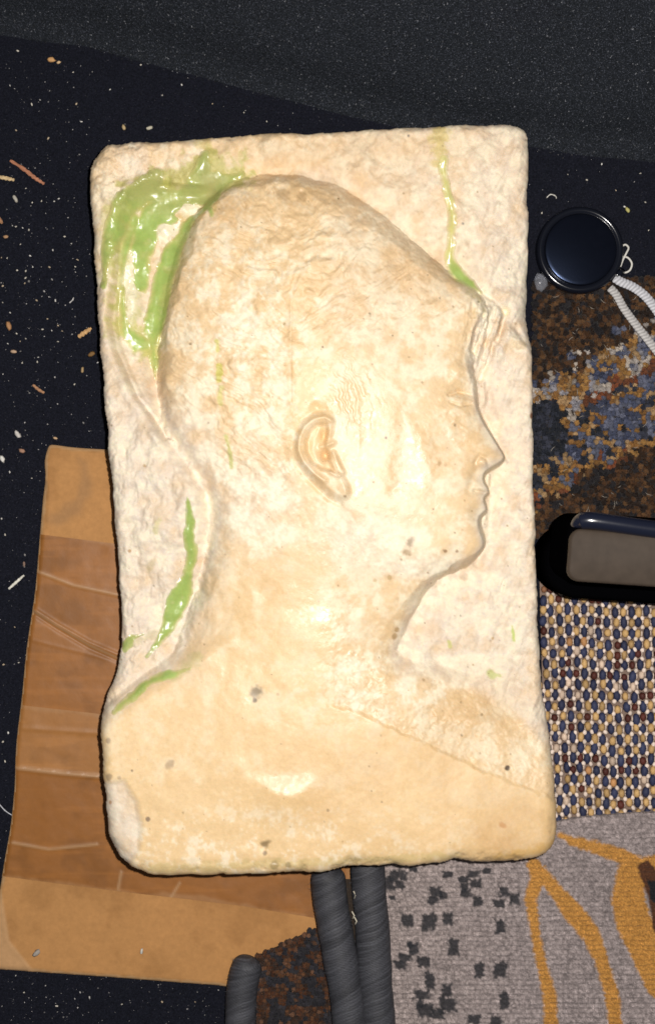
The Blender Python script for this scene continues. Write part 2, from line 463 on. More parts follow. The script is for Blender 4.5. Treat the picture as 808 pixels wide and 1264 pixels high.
def relief(U, V, d):
    dh = sdf(U, V, HEAD); db = sdf(U, V, BUST); de = sdf(U, V, EAR)
    wE = idw([(340,208,30),(420,228,30),(500,290,24),(560,335,18),(600,380,12),(580,430,14),(592,490,8),(625,565,6),(606,605,6),(602,670,9),(560,712,18),
              (515,750,21),(492,800,24),(250,245,20),(200,380,20),(188,460,24),(215,555,34),(258,640,36),(245,730,30),(225,800,30)], U, V)
    B = fB(U, V)
    # rough dressing of the ground
    n1 = fbm(U, V, 34, octv=3, seed=21); n2 = fbm(U, V, 11, octv=3, seed=25); n3 = fbm(U, V, 4.2, octv=2, seed=29)
    stri = fbm(U + V * 0.12 + n1 * 9, V, 10, 30, octv=3, seed=33)
    leftblk = smooth(280, 200, U) * smooth(470, 540, V) * smooth(860, 800, V)
    B = B + n1 * 6.5 + n2 * 1.9 + n3 * 0.45 + leftblk * stri * 2.6
    rightg = smooth(560, 610, U)
    stri2 = fbm(U * 0.94 + V * 0.34, V * 0.94 - U * 0.34, 9, 40, octv=3, seed=36)
    B = B + rightg * stri2 * 2.2
    # rim along the upper left and the channel inside it
    rl, rw, _ = pl(U, V, [(205,222),(180,224),(163,234),(152,254),(146,290),(142,330),(136,370),(134,396),(141,430),(158,468),(170,492),(188,515),(204,540)])
    side = sdf(U, V, [(205,222),(180,224),(163,234),(152,254),(146,290),(142,330),(136,370),(134,396),(141,430),(158,468),(170,492),(188,515),(204,540),
                      (260,560),(300,500),(300,240),(260,225)])
    fadec = smooth(545, 440, V) * smooth(300, 250, U)
    B = B - fadec * 15 * smooth(-2, 8, side) - 6 * np.exp(-(rl / 3.2) ** 2) * smooth(300, 200, U) + 4 * np.exp(-((rl - 9) / 7) ** 2) * (side < 0) * smooth(260, 200, U)
    # bulge of stone standing in the channel
    B = B + 7 * blob(U, V, 158, 350, 11, 55) + 6 * blob(U, V, 200, 275, 16, 18) + 5 * blob(U, V, 232, 252, 18, 9)
    # chipped upper left corner
    B = B - 5 * blob(U, V, 118, 185, 26, 26) + 2.5 * n2 * blob(U, V, 150, 200, 60, 40)
    # lump and hollow beside the back of the neck
    B = B + 5 * blob(U, V, 236, 605, 20, 24) - 4 * blob(U, V, 226, 720, 9, 60)
    gb, _, _ = pl(U, V, [(186,440),(190,475),(199,515),(214,545),(238,575),(254,605),(259,645),(251,690),(240,735)])
    B = B - 13 * np.exp(-(gb / 11) ** 2)
    gf, _, _ = pl(U, V, [(600,470),(606,510),(622,540),(632,566),(616,590),(614,625),(610,670),(592,700),(552,725),(530,745),(518,768)])
    B = B - 8 * np.exp(-(gf / 16) ** 2) * (1 + 0.5 * n2)
    gt, _, _ = pl(U, V, [(262,228),(300,210),(345,203),(388,208),(435,226),(474,254),(514,289),(554,324),(592,352)])
    B = B - 6 * np.exp(-(gt / 15) ** 2) * (1 + 0.5 * n2)
    # facets right of the brow
    f1 = smooth(640, 626, U - (V - 380) * 0.02)
    facet = smooth(300, 350, V) * smooth(435, 405, V)
    B = B - facet * np.clip(U - 626 - np.abs(V - 385) * 0.12, 0, 40) * 0.55
    for (pts, dep, wd) in [([(598,358),(612,368),(626,381)], 5, 4), ([(626,381),(622,402),(612,420),(603,444),(594,466)], 7, 5),
                           ([(610,392),(604,412),(600,440)], 4, 4), ([(626,381),(640,404),(652,420)], 3, 5),
                           ([(594,500),(606,524),(618,546),(630,566)], 3, 4), ([(608,585),(610,610),(608,640),(607,670),(590,696)], 3.5, 6)]:
        dd, _, _ = pl(U, V, pts)
        B = B - dep * np.exp(-(dd / wd) ** 2)
    for (pts, hgt, wd) in [([(617,390),(606,418),(600,446)], 6, 4), ([(604,380),(596,410),(590,440)], 6, 5), ([(640,420),(652,440)], 5, 12),
                           ([(598,470),(600,496)], 3, 3), ([(606,586),(606,598)], 3, 2.0), ([(600,615),(602,640)], 2.5, 2.0)]:
        dd, _, _ = pl(U, V, pts)
        B = B + hgt * np.exp(-(dd / wd) ** 2)

    # ---- figure
    hh = fH(U, V) + 5.0 * smooth(90, 10, dh) - 12 * smooth(790, 870, V)
    hair = smooth(0, 25, dh) * np.clip(smooth(470, 400, V + (U - 400) * 0.25) + smooth(375, 350, U) * smooth(640, 560, V), 0, 1)
    ca, sa = math.cos(0.6), math.sin(0.6)
    hu = U + n1 * 16 + n2 * 5; hv = V + fbm(U, V, 45, octv=2, seed=42) * 18
    s1 = fbm(hu * ca + hv * sa, hv * ca - hu * sa, 26, 8, octv=3, seed=44)
    s2 = fbm(hu * ca - hv * sa, hv * ca + hu * sa, 24, 8, octv=3, seed=47)
    hmix = smooth(330, 400, U + n1 * 30)
    hh = hh + hair * (lerp(s1, s2, hmix) * 2.3 + n1 * 2.2 + n2 * 1.0 + n3 * 0.3)
    # fine locks above the ear
    lock = blob(U, V, 432, 487, 26, 40)
    rr = np.hypot(U - 352, V - 520)
    hh = hh + lock * np.sin(rr * 0.62 + n2 * 5 + n1 * 5) * 0.5
    # seam down the skull
    dd, _, _ = pl(U, V, [(392,325),(372,345),(363,375),(361,420),(359,460),(360,500)])
    hh = hh + 1.6 * np.exp(-(dd / 5) ** 2) + np.where(U > 361, -1, 1) * 0.5 * np.exp(-(dd / 9) ** 2)
    # rough patch behind and below the ear
    rough2 = np.clip(blob(U, V, 320, 620, 70, 60) + blob(U, V, 450, 665, 50, 26) + blob(U, V, 520, 700, 60, 14), 0, 1)
    hh = hh + rough2 * (n1 * 1.5 + n2 * 1.0 + n3 * 0.4)
    # brow, eye, nostril, mouth, jaw
    hh = hh + 5.0 * blob(U, V, 570, 460, 20, 9) - 8.5 * blob(U, V, 571, 488, 15, 10) + 4.6 * blob(U, V, 568, 493, 8.5, 5)
    for (pts, a_, wd) in [([(552,489),(563,484),(578,487)], -2.6, 2.0), ([(554,498),(566,502),(580,499)], -2.2, 2.0),
                          ([(584,572),(590,563),(598,566),(602,577)], -2.2, 2.6), ([(584,606),(596,608),(607,609)], -3.2, 2.4),
                          ([(588,578),(580,592),(577,606)], -2.0, 5.0), ([(585,642),(600,644)], -1.2, 4)]:
        dd, _, _ = pl(U, V, pts)
        hh = hh + a_ * np.exp(-(dd / wd) ** 2)
    hh = hh + 3.0 * blob(U, V, 596, 572, 7, 5) + 2.6 * blob(U, V, 597, 601, 8, 4) + 2.4 * blob(U, V, 597, 616, 8, 4) - 2.2 * blob(U, V, 590, 630, 12, 6) + 2.5 * blob(U, V, 588, 656, 12, 14)
    dd, _, _ = pl(U, V, [(560,520),(556,540),(566,556)]); hh = hh + 0.9 * np.exp(-(dd / 4) ** 2) * (1 + n2)
    eyz = blob(U, V, 575, 490, 30, 45); hh = hh + eyz * (n2 * 1.6 + n3 * 0.5)
    jl, _, jt = pl(U, V, [(424,622),(432,650),(456,676),(492,694),(540,706),(575,708)])
    jin = sdf(U, V, [(424,622),(432,650),(456,676),(492,694),(540,706),(575,708),(640,600),(560,500),(430,560)])
    hh = hh + 2.5 * smooth(-14, 14, jin) * np.exp(-(jl / 40) ** 2) - 1.0 * np.exp(-((jin + 10) / 8) ** 2) * np.exp(-(jl / 22) ** 2)
    # flat on the cheek, tilted to catch the flash highlight, ending in a low edge
    fm = smooth(-6, 20, n2 * 5 + sdf(U, V, [(492,508),(508,522),(526,540),(537,560),(536,585),(531,610),(476,611),(484,570)]))
    plane = 39.0 + 0.045 * (U - 512) - 0.030 * (V - 565)
    hh = lerp(hh, plane + n1 * 0.15, fm * 0.9)
    # ear
    ein = smooth(-1.0, 8.0, de)
    ear = (3.6 + 3.4 * smooth(540, 590, V)) * ein
    hel, _, _ = pl(U, V, [(410,522),(400,517),(388,519),(377,528),(370,542),(369,557),(375,572),(388,586),(400,594)])
    ear = ear + ein * (3.6 * np.exp(-(hel / 3.6) ** 2))
    bowl = smooth(-2, 5, sdf(U, V, [(404,524),(390,524),(381,533),(376,546),(377,560),(384,573),(396,581),(408,584),(416,588),(410,574),(406,562),(402,548),(406,534)]))
    ear = ear - 7.0 * bowl
    anti, _, _ = pl(U, V, [(396,530),(388,543),(386,556),(391,568),(400,577)]); ear = ear + 1.2 * np.exp(-(anti / 4.5) ** 2)
    crus, _, _ = pl(U, V, [(397,553),(404,551),(411,548)]); ear = ear + 3.0 * np.exp(-(crus / 2.8) ** 2)
    ear = ear - 13.0 * blob(U, V, 402, 563, 5.5, 6.5) - 7 * blob(U, V, 400, 540, 4.0, 8)
    trg, _, _ = pl(U, V, [(411,560),(417,573),(423,585),(418,588),(408,583)]); ear = ear + 3.6 * np.exp(-(trg / 2.6) ** 2)
    ear = ear + 1.4 * blob(U, V, 424, 604, 8, 9)
    und, _, _ = pl(U, V, [(359,556),(364,572),(376,588),(392,604),(406,617),(420,623)])
    ear = ear - 2.2 * np.exp(-(und / 3.0) ** 2) * smooth(545, 590, V)
    top, _, _ = pl(U, V, [(372,520),(386,511),(402,508)]); ear = ear - 1.6 * np.exp(-(top / 3) ** 2) - 3 * blob(U, V, 391, 505, 7, 5)
    frt, _, _ = pl(U, V, [(404,512),(420,518),(434,520),(442,535),(441,562)]); ear = ear + 0.4 * np.exp(-(frt / 2.6) ** 2)
    hh = hh + ear
    # polish: slow waviness
    hh = hh + fbm(U, V, 70, octv=2, seed=51) * 1.4 + fbm(U, V, 14, octv=3, seed=53) * 0.28

    facey = smooth(560, 590, U) * smooth(460, 490, V) * smooth(700, 680, V)
    dhn = dh + (1 - facey) * (n2 * 2.2 + n1 * 2.5) * smooth(40, 0, np.abs(dh))
    wE = wE * (1 + 0.55 * (1 - facey) * n1)
    t = np.clip(dhn / wE, 0, 1); t2 = np.clip(dhn / (wE * 3.0 + 12), 0, 1)
    backn = smooth(330, 250, U) * smooth(440, 540, V)
    prof = lerp(0.72, 0.50, backn) * lerp(1 - (1 - t) ** 1.7, t, 0.3) + lerp(0.28, 0.50, backn) * (t2 * (2 - t2))
    prof = np.clip(prof, 0, 1)
    steep = np.clip(1 - t, 0, 1) * (dh > 0)
    zh = B + (hh + n2 * steep * 1.2 - B) * prof
    zh = np.where(dh > 0, zh, B)
    # ---- shoulders and base
    tb = fT(U, V)
    wb = idw([(130,880,26),(240,780,30),(310,705,70),(440,700,70),(400,740,70),(480,800,34),(560,825,40),(650,870,60),(700,930,60)], U, V)
    dgl = V - np.interp(U, [360,400,440,480,520,560,600,640,690], [862,868,874,895,914,932,952,968,988]) + n2 * 3
    upr = smooth(380, 430, U)
    tb = tb + upr * (2.2 * smooth(-3, 3, dgl) - 1.0)
    uprough = upr * smooth(6, -8, dgl)
    tb = tb + uprough * (n1 * 1.6 + n2 * 1.1 + n3 * 0.5) + 1.0 * blob(U, V, 520, 895, 40, 20) * n2
    tb = tb + 3 * blob(U, V, 590, 890, 45, 10) - 4 * blob(U, V, 560, 855, 60, 10) - 3 * blob(U, V, 640, 880, 30, 12)
    tb = tb + fbm(U, V, 60, octv=3, seed=55) * 1.6 + fbm(U, V, 12, octv=3, seed=57) * 0.25
    # low swelling on the base, sloped to glint in the flash; chips along the lower edge
    sy = (V - 968) + (U - 352) ** 2 * 0.0075
    tb = tb + 5.0 * np.exp(-((U - 352) / 34) ** 2) * smooth(-16, 10, sy) * smooth(60, 8, sy)
    chip = smooth(0, 10, sdf(U, V, [(120,960),(158,956),(176,985),(182,1015),(178,1048),(150,1090),(110,1040)]))
    tb = tb - 3.0 * chip + chip * n2 * 1.0
    lowe = smooth(26, 0, d) * smooth(980, 1030, V)
    tb = tb - lowe * (2.5 + 5 * np.clip(n1 + n2 * 0.7, 0, 1))
    for (cu, cv, cr, cd) in [(327,1040,6,2.5),(317,856,8,1.2),(300,1046,6,-1.0),(625,947,4,1.6),(490,1052,26,1.5)]:
        tb = tb - cd * blob(U, V, cu, cv, cr)
    t = np.clip(db / wb, 0, 1); prof = 1 - (1 - t) ** 1.8
    zb_ = np.where(db > 0, B + (tb - B) * prof, -99.0)
    k = 6.0
    hmx = np.clip(0.5 + 0.5 * (zb_ - zh) / k, 0, 1)
    Z = lerp(zh, zb_, hmx) + k * hmx * (1 - hmx) * smooth(0, 14, dh) * smooth(0, 14, db)
    # broken stone in front of the brow
    brk = blob(U, V, 600, 415, 26, 42)
    rg = fbm(U * 0.97 + V * 0.22, V * 0.97 - U * 0.22, 9, 34, octv=3, seed=58)
    Z = Z + brk * ((0.35 - np.abs(rg)) * 13 + n2 * 2.5)
    # ---- rounded, worn edges of the block
    er = idw([(110,200,20),(640,150,12),(660,450,9),(690,1000,16),(560,1065,16),(160,1060,18),(125,900,14),(125,500,12),(350,160,11),(350,1075,14)], U, V) * (1 + 0.3 * n1)
    t = np.clip(1 - d / er, 0, 1)
    Z = Z - er * 1.05 * (1 - np.sqrt(np.clip(1 - t * t, 0, 1)))
    Z = Z + ZB
    fig = (dh > 0) | ((db > 0) & (prof > 0.02))
    masks = dict(dh=dh, db=db, de=de, n1=n1, n2=n2, n3=n3, hair=hair, leftblk=leftblk, rightg=rightg, uprough=uprough, rough2=rough2, eyz=eyz, fm=fm, fig=fig,
                 fadec=fadec, chip=chip, side=side)
    return Z, masks

PAINT = {
 'smear': [
  [(298,211,5),(282,217,9),(262,224,15),(242,233,17),(220,238,15),(196,236,13),(178,230,11)],
  [(252,188,6),(248,204,11),(238,222,12)],
  [(192,210,8),(184,222,12),(165,236,14),(151,252,16),(141,276,15),(133,300,12),(128,326,7),(126,350,6)],
  [(216,246,16),(192,258,21),(178,278,21),(170,300,17),(168,325,13),(166,350,10)],
  [(162,262,9),(155,292,9),(149,326,8),(148,372,8),(152,400,10),(162,416,12),(174,420,12)],
  [(266,240,7),(252,256,8),(232,266,8),(222,284,12),(209,306,15),(202,330,16),(197,352,15),(191,378,15),(184,402,15),(184,424,8),(186,446,5),(187,464,2)],
  [(258,256,5),(262,268,4)]],
 'drip': [
  [(549,196,5),(548,212,5),(553,236,5.5),(559,264,6),(557,296,6.5),(557,318,8),(568,334,9.5),(581,345,8),(595,358,3)]],
 'streak': [
  [(233,614,2),(235,640,6),(234,668,8),(236,686,8),(231,706,7.5),(224,730,12),(215,752,12),(204,778,10),(192,796,6),(179,812,2)],
  [(222,722,6),(212,742,7),(208,760,6)]],
 'edge_mark': [[(152,802,4),(156,795,6.5),(163,788,5),(176,784,2)]],
 'shoulder_mark': [[(143,878,5),(152,868,6.5),(166,858,6.5),(180,844,6),(200,836,5.5),(222,829,5),(236,824,2)]],
}

def blur(A, n, k=3):
    for _ in range(n):
        for ax in (0, 1):
            A = (A + np.roll(A, k, ax) + np.roll(A, -k, ax)) / 3
    return A

def stone():
    U, V, d, q = grid_clip(100, 694, 142, 1086, G, SLAB)
    Z, m = relief(U, V, d)
    n1, n2, n3 = m['n1'], m['n2'], m['n3']
    mix = lambda c, t, k: c + (np.array(k)[None, None, :] - c) * np.clip(t, 0, 1)[..., None]
    C = np.zeros(U.shape + (3,)) + np.array((0.80, 0.57, 0.305))
    p1 = fbm(U, V, 55, octv=4, seed=71); p2 = fbm(U, V, 20, octv=4, seed=76); p3 = fbm(U, V, 8, octv=3, seed=81); p4 = fbm(U, V, 3.6, octv=2, seed=85)
    head_in = smooth(0, 20, m['dh'])
    bustin = smooth(0, 30, m['db'])
    ground = 1 - np.clip(head_in + bustin, 0, 1)
    # chalky and crystalline white areas
    rgh = np.clip(0.45 + ground + m['hair'] * 0.7 + m['rough2'] + m['uprough'], 0, 1)
    chalk = np.clip(blob(U, V, 240, 640, 40, 130) * 0.6 + ground * (0.35 + 0.5 * smooth(300, 400, V)) + m['leftblk'] * 0.7 + m['rightg'] * ground * 0.5 + m['hair'] * 0.15 + m['rough2'] * 0.8 + m['uprough'] * 0.25 + m['chip'] * 0.8, 0, 1)
    C = mix(C, chalk * (0.80 + 0.5 * p2), (0.72, 0.635, 0.55))
    C = mix(C, rgh * 0.75 * smooth(-0.25, 0.65, p2 + 0.35 * p3 + 0.3 * p4 + 0.35 * m['rough2'] + 0.12 * m['uprough'] + 0.4 * blob(U, V, 310, 470, 60, 90)), (0.89, 0.785, 0.58))
    # warm stains
    warm = 0.60 * blob(U, V, 340, 255, 110, 36) + 0.50 * blob(U, V, 510, 330, 70, 40) + 0.12 * blob(U, V, 225, 400, 30, 120) + 0.35 * blob(U, V, 560, 560, 60, 60) + 0.65 * blob(U, V, 640, 1030, 80, 50) \
        + 0.50 * blob(U, V, 480, 960, 130, 80) + 0.5 * blob(U, V, 400, 182, 170, 24) + 0.3 * blob(U, V, 610, 210, 50, 60) + 0.35 * blob(U, V, 590, 870, 60, 40) + 0.25 * blob(U, V, 380, 740, 90, 70)
    C = mix(C, warm * (0.7 + 0.9 * p1 + 0.4 * p2), (0.60, 0.36, 0.145))
    C = mix(C, 0.24 * smooth(-0.1, 0.8, -p2 - 0.3 * p3 - 0.25 * p4) * (0.35 + 0.65 * m['hair']), (0.66, 0.43, 0.22))
    C = mix(C, 0.35 * smooth(0.15, 0.6, p1) * ground, (0.72, 0.60, 0.50))
    C = mix(C, 0.75 * smooth(0.05, 0.6, p2 * 0.8 + p3 * 0.7 + p4 * 0.5) * np.clip(m['rough2'] + blob(U, V, 310, 450, 70, 120) + 0.8 * blob(U, V, 470, 850, 110, 40) + 0.7 * blob(U, V, 300, 1040, 200, 40) + 0.6 * blob(U, V, 600, 250, 60, 90) + 0.5 * blob(U, V, 150, 180, 50, 30), 0, 1), (0.91, 0.83, 0.66))
    # green and yellow tints soaked into the stone
    def soak(pts, w_, col_, a_):
        nonlocal C
        dd, _, _ = pl(U, V, pts)
        C = mix(C, a_ * smooth(1.0, 0.2, dd / w_ + p3 * 0.7 + p2 * 0.4), col_)
    soak([(545,156),(543,200)], 15, (0.62, 0.50, 0.14), 0.6)
    soak([(246,172),(256,190)], 14, (0.60, 0.48, 0.15), 0.6)
    soak([(150,240),(200,225),(250,205),(290,214)], 26, (0.50, 0.47, 0.14), 0.8)
    soak([(190,230),(172,270),(150,300),(150,400),(175,420)], 24, (0.50, 0.50, 0.13), 0.75)
    soak([(130,260),(128,340)], 14, (0.55, 0.52, 0.20), 0.5)
    soak([(205,330),(230,270),(262,250)], 16, (0.60, 0.46, 0.16), 0.6)
    soak([(270,424),(270,436)], 4, (0.60, 0.56, 0.15), 0.8); soak([(272,455),(272,470)], 5, (0.60, 0.56, 0.12), 0.8)
    soak([(274,480),(274,500)], 4, (0.66, 0.62, 0.22), 0.7); soak([(280,540),(286,560),(287,578)], 3.5, (0.52, 0.52, 0.15), 0.7)
    soak([(160,795),(200,780)], 8, (0.50, 0.42, 0.18), 0.4); soak([(220,832),(245,812)], 10, (0.55, 0.50, 0.22), 0.5)
    soak([(194,645),(192,660)], 6, (0.56, 0.52, 0.2), 0.5); soak([(190,690),(184,700)], 6, (0.5, 0.42, 0.2), 0.4)
    soak([(634,775),(637,792)], 3.5, (0.50, 0.60, 0.15), 0.9); soak([(606,834),(618,836)], 6, (0.55, 0.56, 0.22), 0.9)
    soak([(570,345),(590,366),(596,384)], 12, (0.56, 0.44, 0.15), 0.5); soak([(556,795),(556,800)], 3, (0.6, 0.58, 0.2), 0.8)
    soak([(612,1056),(680,1040)], 10, (0.60, 0.36, 0.10), 0.5); soak([(190,1068),(560,1052)], 8, (0.58, 0.46, 0.20), 0.5)
    for (cu, cv, ru, rv) in [(157,352,12,50),(194,276,20,16),(228,250,20,11)]:  # pale patches painted in for the glare on the stone in the channel
        C = mix(C, 0.85 * smooth(1.3, 0.6, np.hypot((U - cu) / ru, (V - cv) / rv) + n2 * 0.6), (0.88, 0.80, 0.60))
    # dark spots and pits
    R2 = np.random.default_rng(12)
    spots = [(317,853,10,(.26,.20,.13),.85),(315,862,4,(.12,.09,.06),.8),(327,1037,7,(.26,.18,.09),.85),(328,1048,3.5,(.22,.14,.07),.8),(212,940,6,(.34,.22,.13),.6),
             (505,667,7,(.28,.19,.10),.85),(499,681,8,(.34,.22,.10),.8),(494,690,3,(.28,.17,.08),.7),(487,786,4,(.40,.24,.09),.7),(490,778,3,(.40,.24,.09),.7),
             (625,947,3.2,(.10,.07,.05),.95),(617,1015,4.5,(.52,.25,.08),.8),(504,166,2.6,(.16,.14,.13),.9),(540,573,4,(.42,.24,.10),.6),(548,575,3,(.42,.24,.10),.5),
             (185,1007,2.6,(.18,.12,.08),.8),(136,912,4,(.34,.26,.19),.6),(138,957,5,(.25,.19,.13),.6),(150,957,3,(.3,.2,.12),.5),(572,274,2.4,(.2,.17,.15),.8),
             (350,243,9,(.35,.22,.10),.5),(372,246,7,(.35,.22,.10),.45),(420,700,2,(.4,.2,.1),.7),(548,680,2,(.3,.16,.08),.8),(562,680,1.8,(.3,.16,.08),.7),
             (180,575,2.4,(.5,.3,.1),.7),(160,680,2.6,(.45,.24,.08),.8),(138,988,2.8,(.4,.2,.08),.8),(340,1062,6,(.25,.18,.08),.6),(356,1062,4,(.25,.18,.08),.6),
             (590,373,2,(.2,.16,.08),.8),(352,405,2.2,(.35,.22,.08),.7),(475,542,1.5,(.15,.1,.1),.7),(640,425,14,(.62,.42,.20),.5),(660,512,4,(.2,.07,.03),.9),
             (610,790,2,(.5,.3,.1),.7),(575,715,6,(.6,.45,.3),.6),(462,716,3,(.5,.32,.12),.6),(480,712,3,(.5,.32,.12),.6)]
    for _ in range(230):
        spots.append((R2.uniform(115, 680), R2.uniform(160, 1070), R2.uniform(0.8, 1.7), tuple(np.array((.34, .22, .11)) * R2.uniform(.5, 1.3)), R2.uniform(.35, .85)))
    g = G
    for (su, sv, r, cc, a_) in spots:
        j0 = int((su - 100) / g); i0 = int((sv - 142) / g); w_ = int(r * 2.4 / g) + 2
        sl = (slice(max(i0 - w_, 0), i0 + w_), slice(max(j0 - w_, 0), j0 + w_))
        dd = np.hypot(U[sl] - su, V[sl] - sv) / r + 0.5 * p3[sl] + 0.35 * n2[sl]
        t = (a_ * smooth(1.15, 0.45, dd))[..., None]
        C[sl] = C[sl] * (1 - t) + np.array(cc) * t
    C = C * (1 + rgh * (0.03 * n3 + 0.05 * p3))[..., None]
    gl = 0.56 - 0.08 * head_in - 0.08 * bustin + 0.10 * chalk + 0.06 * m['hair'] + p2 * 0.08 + p4 * 0.10
    face = smooth(430, 500, V) * smooth(370, 420, U) * head_in
    gl = gl - 0.08 * face * (1 - m['rough2']) - 0.05 * m['fm'] + p3 * 0.05
    gl = gl - 0.14 * blob(U, V, 352, 970, 50, 30) - 0.03 * blob(U, V, 520, 895, 40, 22)
    gl = gl - 0.30 * np.clip(blob(U, V, 158, 345, 14, 60) + blob(U, V, 205, 270, 30, 26), 0, 1)
    gl = gl + 0.16 * blob(U, V, 425, 852, 90, 45)
    gl = np.clip(gl, 0.2, 0.8)

    k = (H - ZREF) / H * S
    X = (U - CU) * k; Y = (CV - V) * k; ZZ = Z * S
    co = np.stack([X.ravel(), Y.ravel(), ZZ.ravel()], 1)
    P3 = np.stack([X, Y, ZZ], -1)
    du = np.gradient(P3, axis=1); dv = np.gradient(P3, axis=0)
    N = np.cross(dv, du); N /= np.linalg.norm(N, axis=-1, keepdims=True) + 1e-12
    N = N.reshape(-1, 3)
    root = thing('marble_relief', 'cream marble slab carved with a head in profile, smeared with green paint', 'relief', PW(404, 632, 12))
    cen = lambda a: 0.25 * (a[:-1, :-1] + a[1:, :-1] + a[:-1, 1:] + a[1:, 1:])
    earq = cen(m['de']) > 0
    figq = (cen(m['fig'].astype(float)) > 0.5) & ~earq
    Fall = quads(U.shape, q)
    cc = C.reshape(-1, 3); gg = gl.ravel()
    def part(name, qq, par, lab):
        F = quads(U.shape, q & qq)
        F, c_, cl, g_, n_ = compact(F, co, cc, gg, N)
        o = mesh_np(name, c_, F, M['stone'], par, cols=cl, attrs={'gloss': g_}, normals=n_)
        if lab: o['label'] = lab
        return o
    fig = part('figure', figq, root, 'carved head in right profile with neck and shoulders')
    ear = part('ear', earq, fig, 'carved ear')
    ear.matrix_parent_inverse = Matrix.Identity(4)
    # ground slab with the sides of the block
    F = quads(U.shape, q & ~figq & ~earq)
    E = skirt(Fall)
    bv = np.unique(E)
    lv = [co]; ncol = [cc]; ngl = [gg]; nn = [N]; Fs = [F]; prev = dict(zip(bv.tolist(), bv.tolist())); off = len(co)
    bx = co[bv]
    gy, gx = np.gradient(sdf(U, V, SLAB[::2]), G)
    gxr = gx.ravel()[bv]; gyr = gy.ravel()[bv]
    out = np.stack([-gxr, gyr], 1); out /= np.linalg.norm(out, axis=1)[:, None] + 1e-9
    LV = 7
    for L in range(1, LV + 1):
        t = L / LV
        nz = fbm(bx[:, 0] / S * 1.0 + L * 4, bx[:, 1] / S, 26, octv=3, seed=90) * 1.6
        c_ = bx.copy(); c_[:, 2] = lerp(bx[:, 2], 12 * S, t)
        und = -3.0 * t * t - (4.0 if L == LV else 0)
        c_[:, :2] += out * ((nz + und) * S)[:, None]
        cur = dict(zip(bv.tolist(), range(off, off + len(bv))))
        Fs.append(np.array([[prev[a], cur[a], cur[b], prev[b]] for a, b in E.tolist()])[:, ::-1])
        lv.append(c_); ncol.append(cc[bv] * 0.93); ngl.append(np.full(len(bv), 0.6))
        nn.append(np.concatenate([out, np.full((len(bv), 1), 0.1)], 1)); prev = cur; off += len(bv)
    F = np.concatenate(Fs)
    # orientation of the sides: same winding rule as the top
    a3 = np.concatenate(lv)
    fs = F[len(Fs[0]):]
    nrm = np.cross(a3[fs[:, 1]] - a3[fs[:, 0]], a3[fs[:, 2]] - a3[fs[:, 0]])
    if (nrm[:, :2] * np.concatenate(nn)[fs[:, 0], :2]).sum() < 0:
        F[len(Fs[0]):] = fs[:, ::-1]
    F, c_, cl, g_, n_ = compact(F, a3, np.concatenate(ncol), np.concatenate(ngl), np.concatenate(nn))
    o = mesh_np('slab', c_, F, M['stone'], root, cols=cl, attrs={'gloss': g_}, normals=n_)
    # underside
    bt = SLAB[::4]
    me_co = [( (a - CU) * k * 0.985, (CV - b) * k * 0.985, 12.3 * S) for a, b in bt]
    mesh_np('underside', me_co, [tuple(range(len(bt)))], M['stone'], root, cols=np.tile((0.7, 0.58, 0.42), (len(bt), 1)), attrs={'gloss': np.full(len(bt), .6)}, smooth_shade=False)
    # ---- paint lying on the stone
    labs = {'smear': 'thick glossy green paint pooled in the upper left channel', 'drip': 'yellow-green paint drip ending at the forehead',
            'streak': 'green paint streak down behind the neck', 'edge_mark': 'small dull green mark on the left edge', 'shoulder_mark': 'short green paint mark on the shoulder'}
    Zs = blur(Z, 5)
    pn = fbm(U, V, 12, octv=3, seed=95); pn2 = fbm(U, V, 26, octv=3, seed=99)
    for key, strokes in PAINT.items():
        f = np.full(U.shape, -9.0)
        for s in strokes:
            dd, ww, _ = pl(U, V, [tuple(x) for x in catmull(s, 3, False)] if len(s) > 2 else s)
            f = np.maximum(f, ww - dd)
        f = f + pn * 2.2 + pn2 * 2.4 + 0.6
        if key == 'smear':
            wu = U + pn2 * 9 + pn * 5; wv = V + fbm(U, V, 18, octv=2, seed=103) * 9
            for (cu, cv, ru, rv) in [(157, 352, 10, 44), (194, 277, 15, 11), (228, 251, 17, 8)]:
                f = f - 13 * blob(wu, wv, cu, cv, ru, rv)
        th = 1.8 * smooth(-1.2, 10, f) + 0.8 * smooth(-0.8, 2.5, f) - 0.5 + pn * 0.15
        qq = cen(f) > -1.2
        zz = lerp(Z, Zs, 0.75 * smooth(-0.5, 5, f)) + th; zz = np.where(f > 1.5, np.maximum(zz, Z + 0.3), zz)
        PP = np.stack([X, Y, zz * S], -1)
        NN = np.cross(np.gradient(PP, axis=0), np.gradient(PP, axis=1)); NN /= np.linalg.norm(NN, axis=-1, keepdims=True) + 1e-12
        tk = smooth(-0.5, 8, f + pn2 * 3)
        pc = np.zeros(U.shape + (3,)) + np.array((0.56, 0.52, 0.19))
        pc = mix(pc, tk, (0.36, 0.475, 0.125))
        pc = mix(pc, 0.45 * smooth(0.1, 0.5, pn2), (0.46, 0.60, 0.20))
        if key == 'smear':
            pc = mix(pc, smooth(275, 232, V - (U - 200) * 0.1) * (0.55 + 0.6 * pn2), (0.42, 0.40, 0.15)); pc = mix(pc, smooth(0.0, 0.45, -pn2 + pn * .4) * 0.4, (0.50, 0.47, 0.16))
        if key in ('edge_mark',):
            pc = mix(pc, np.full(U.shape, 0.5), (0.34, 0.38, 0.12))
        if key == 'streak':
            pc = mix(pc, np.full(U.shape, 0.45), (0.30, 0.42, 0.11))
        if key == 'drip':
            pc = mix(pc, smooth(335, 300, V) * 0.85, (0.68, 0.60, 0.23))
        pc = mix(pc, smooth(0.3, 0.6, pn) * 0.35, (0.62, 0.62, 0.30))
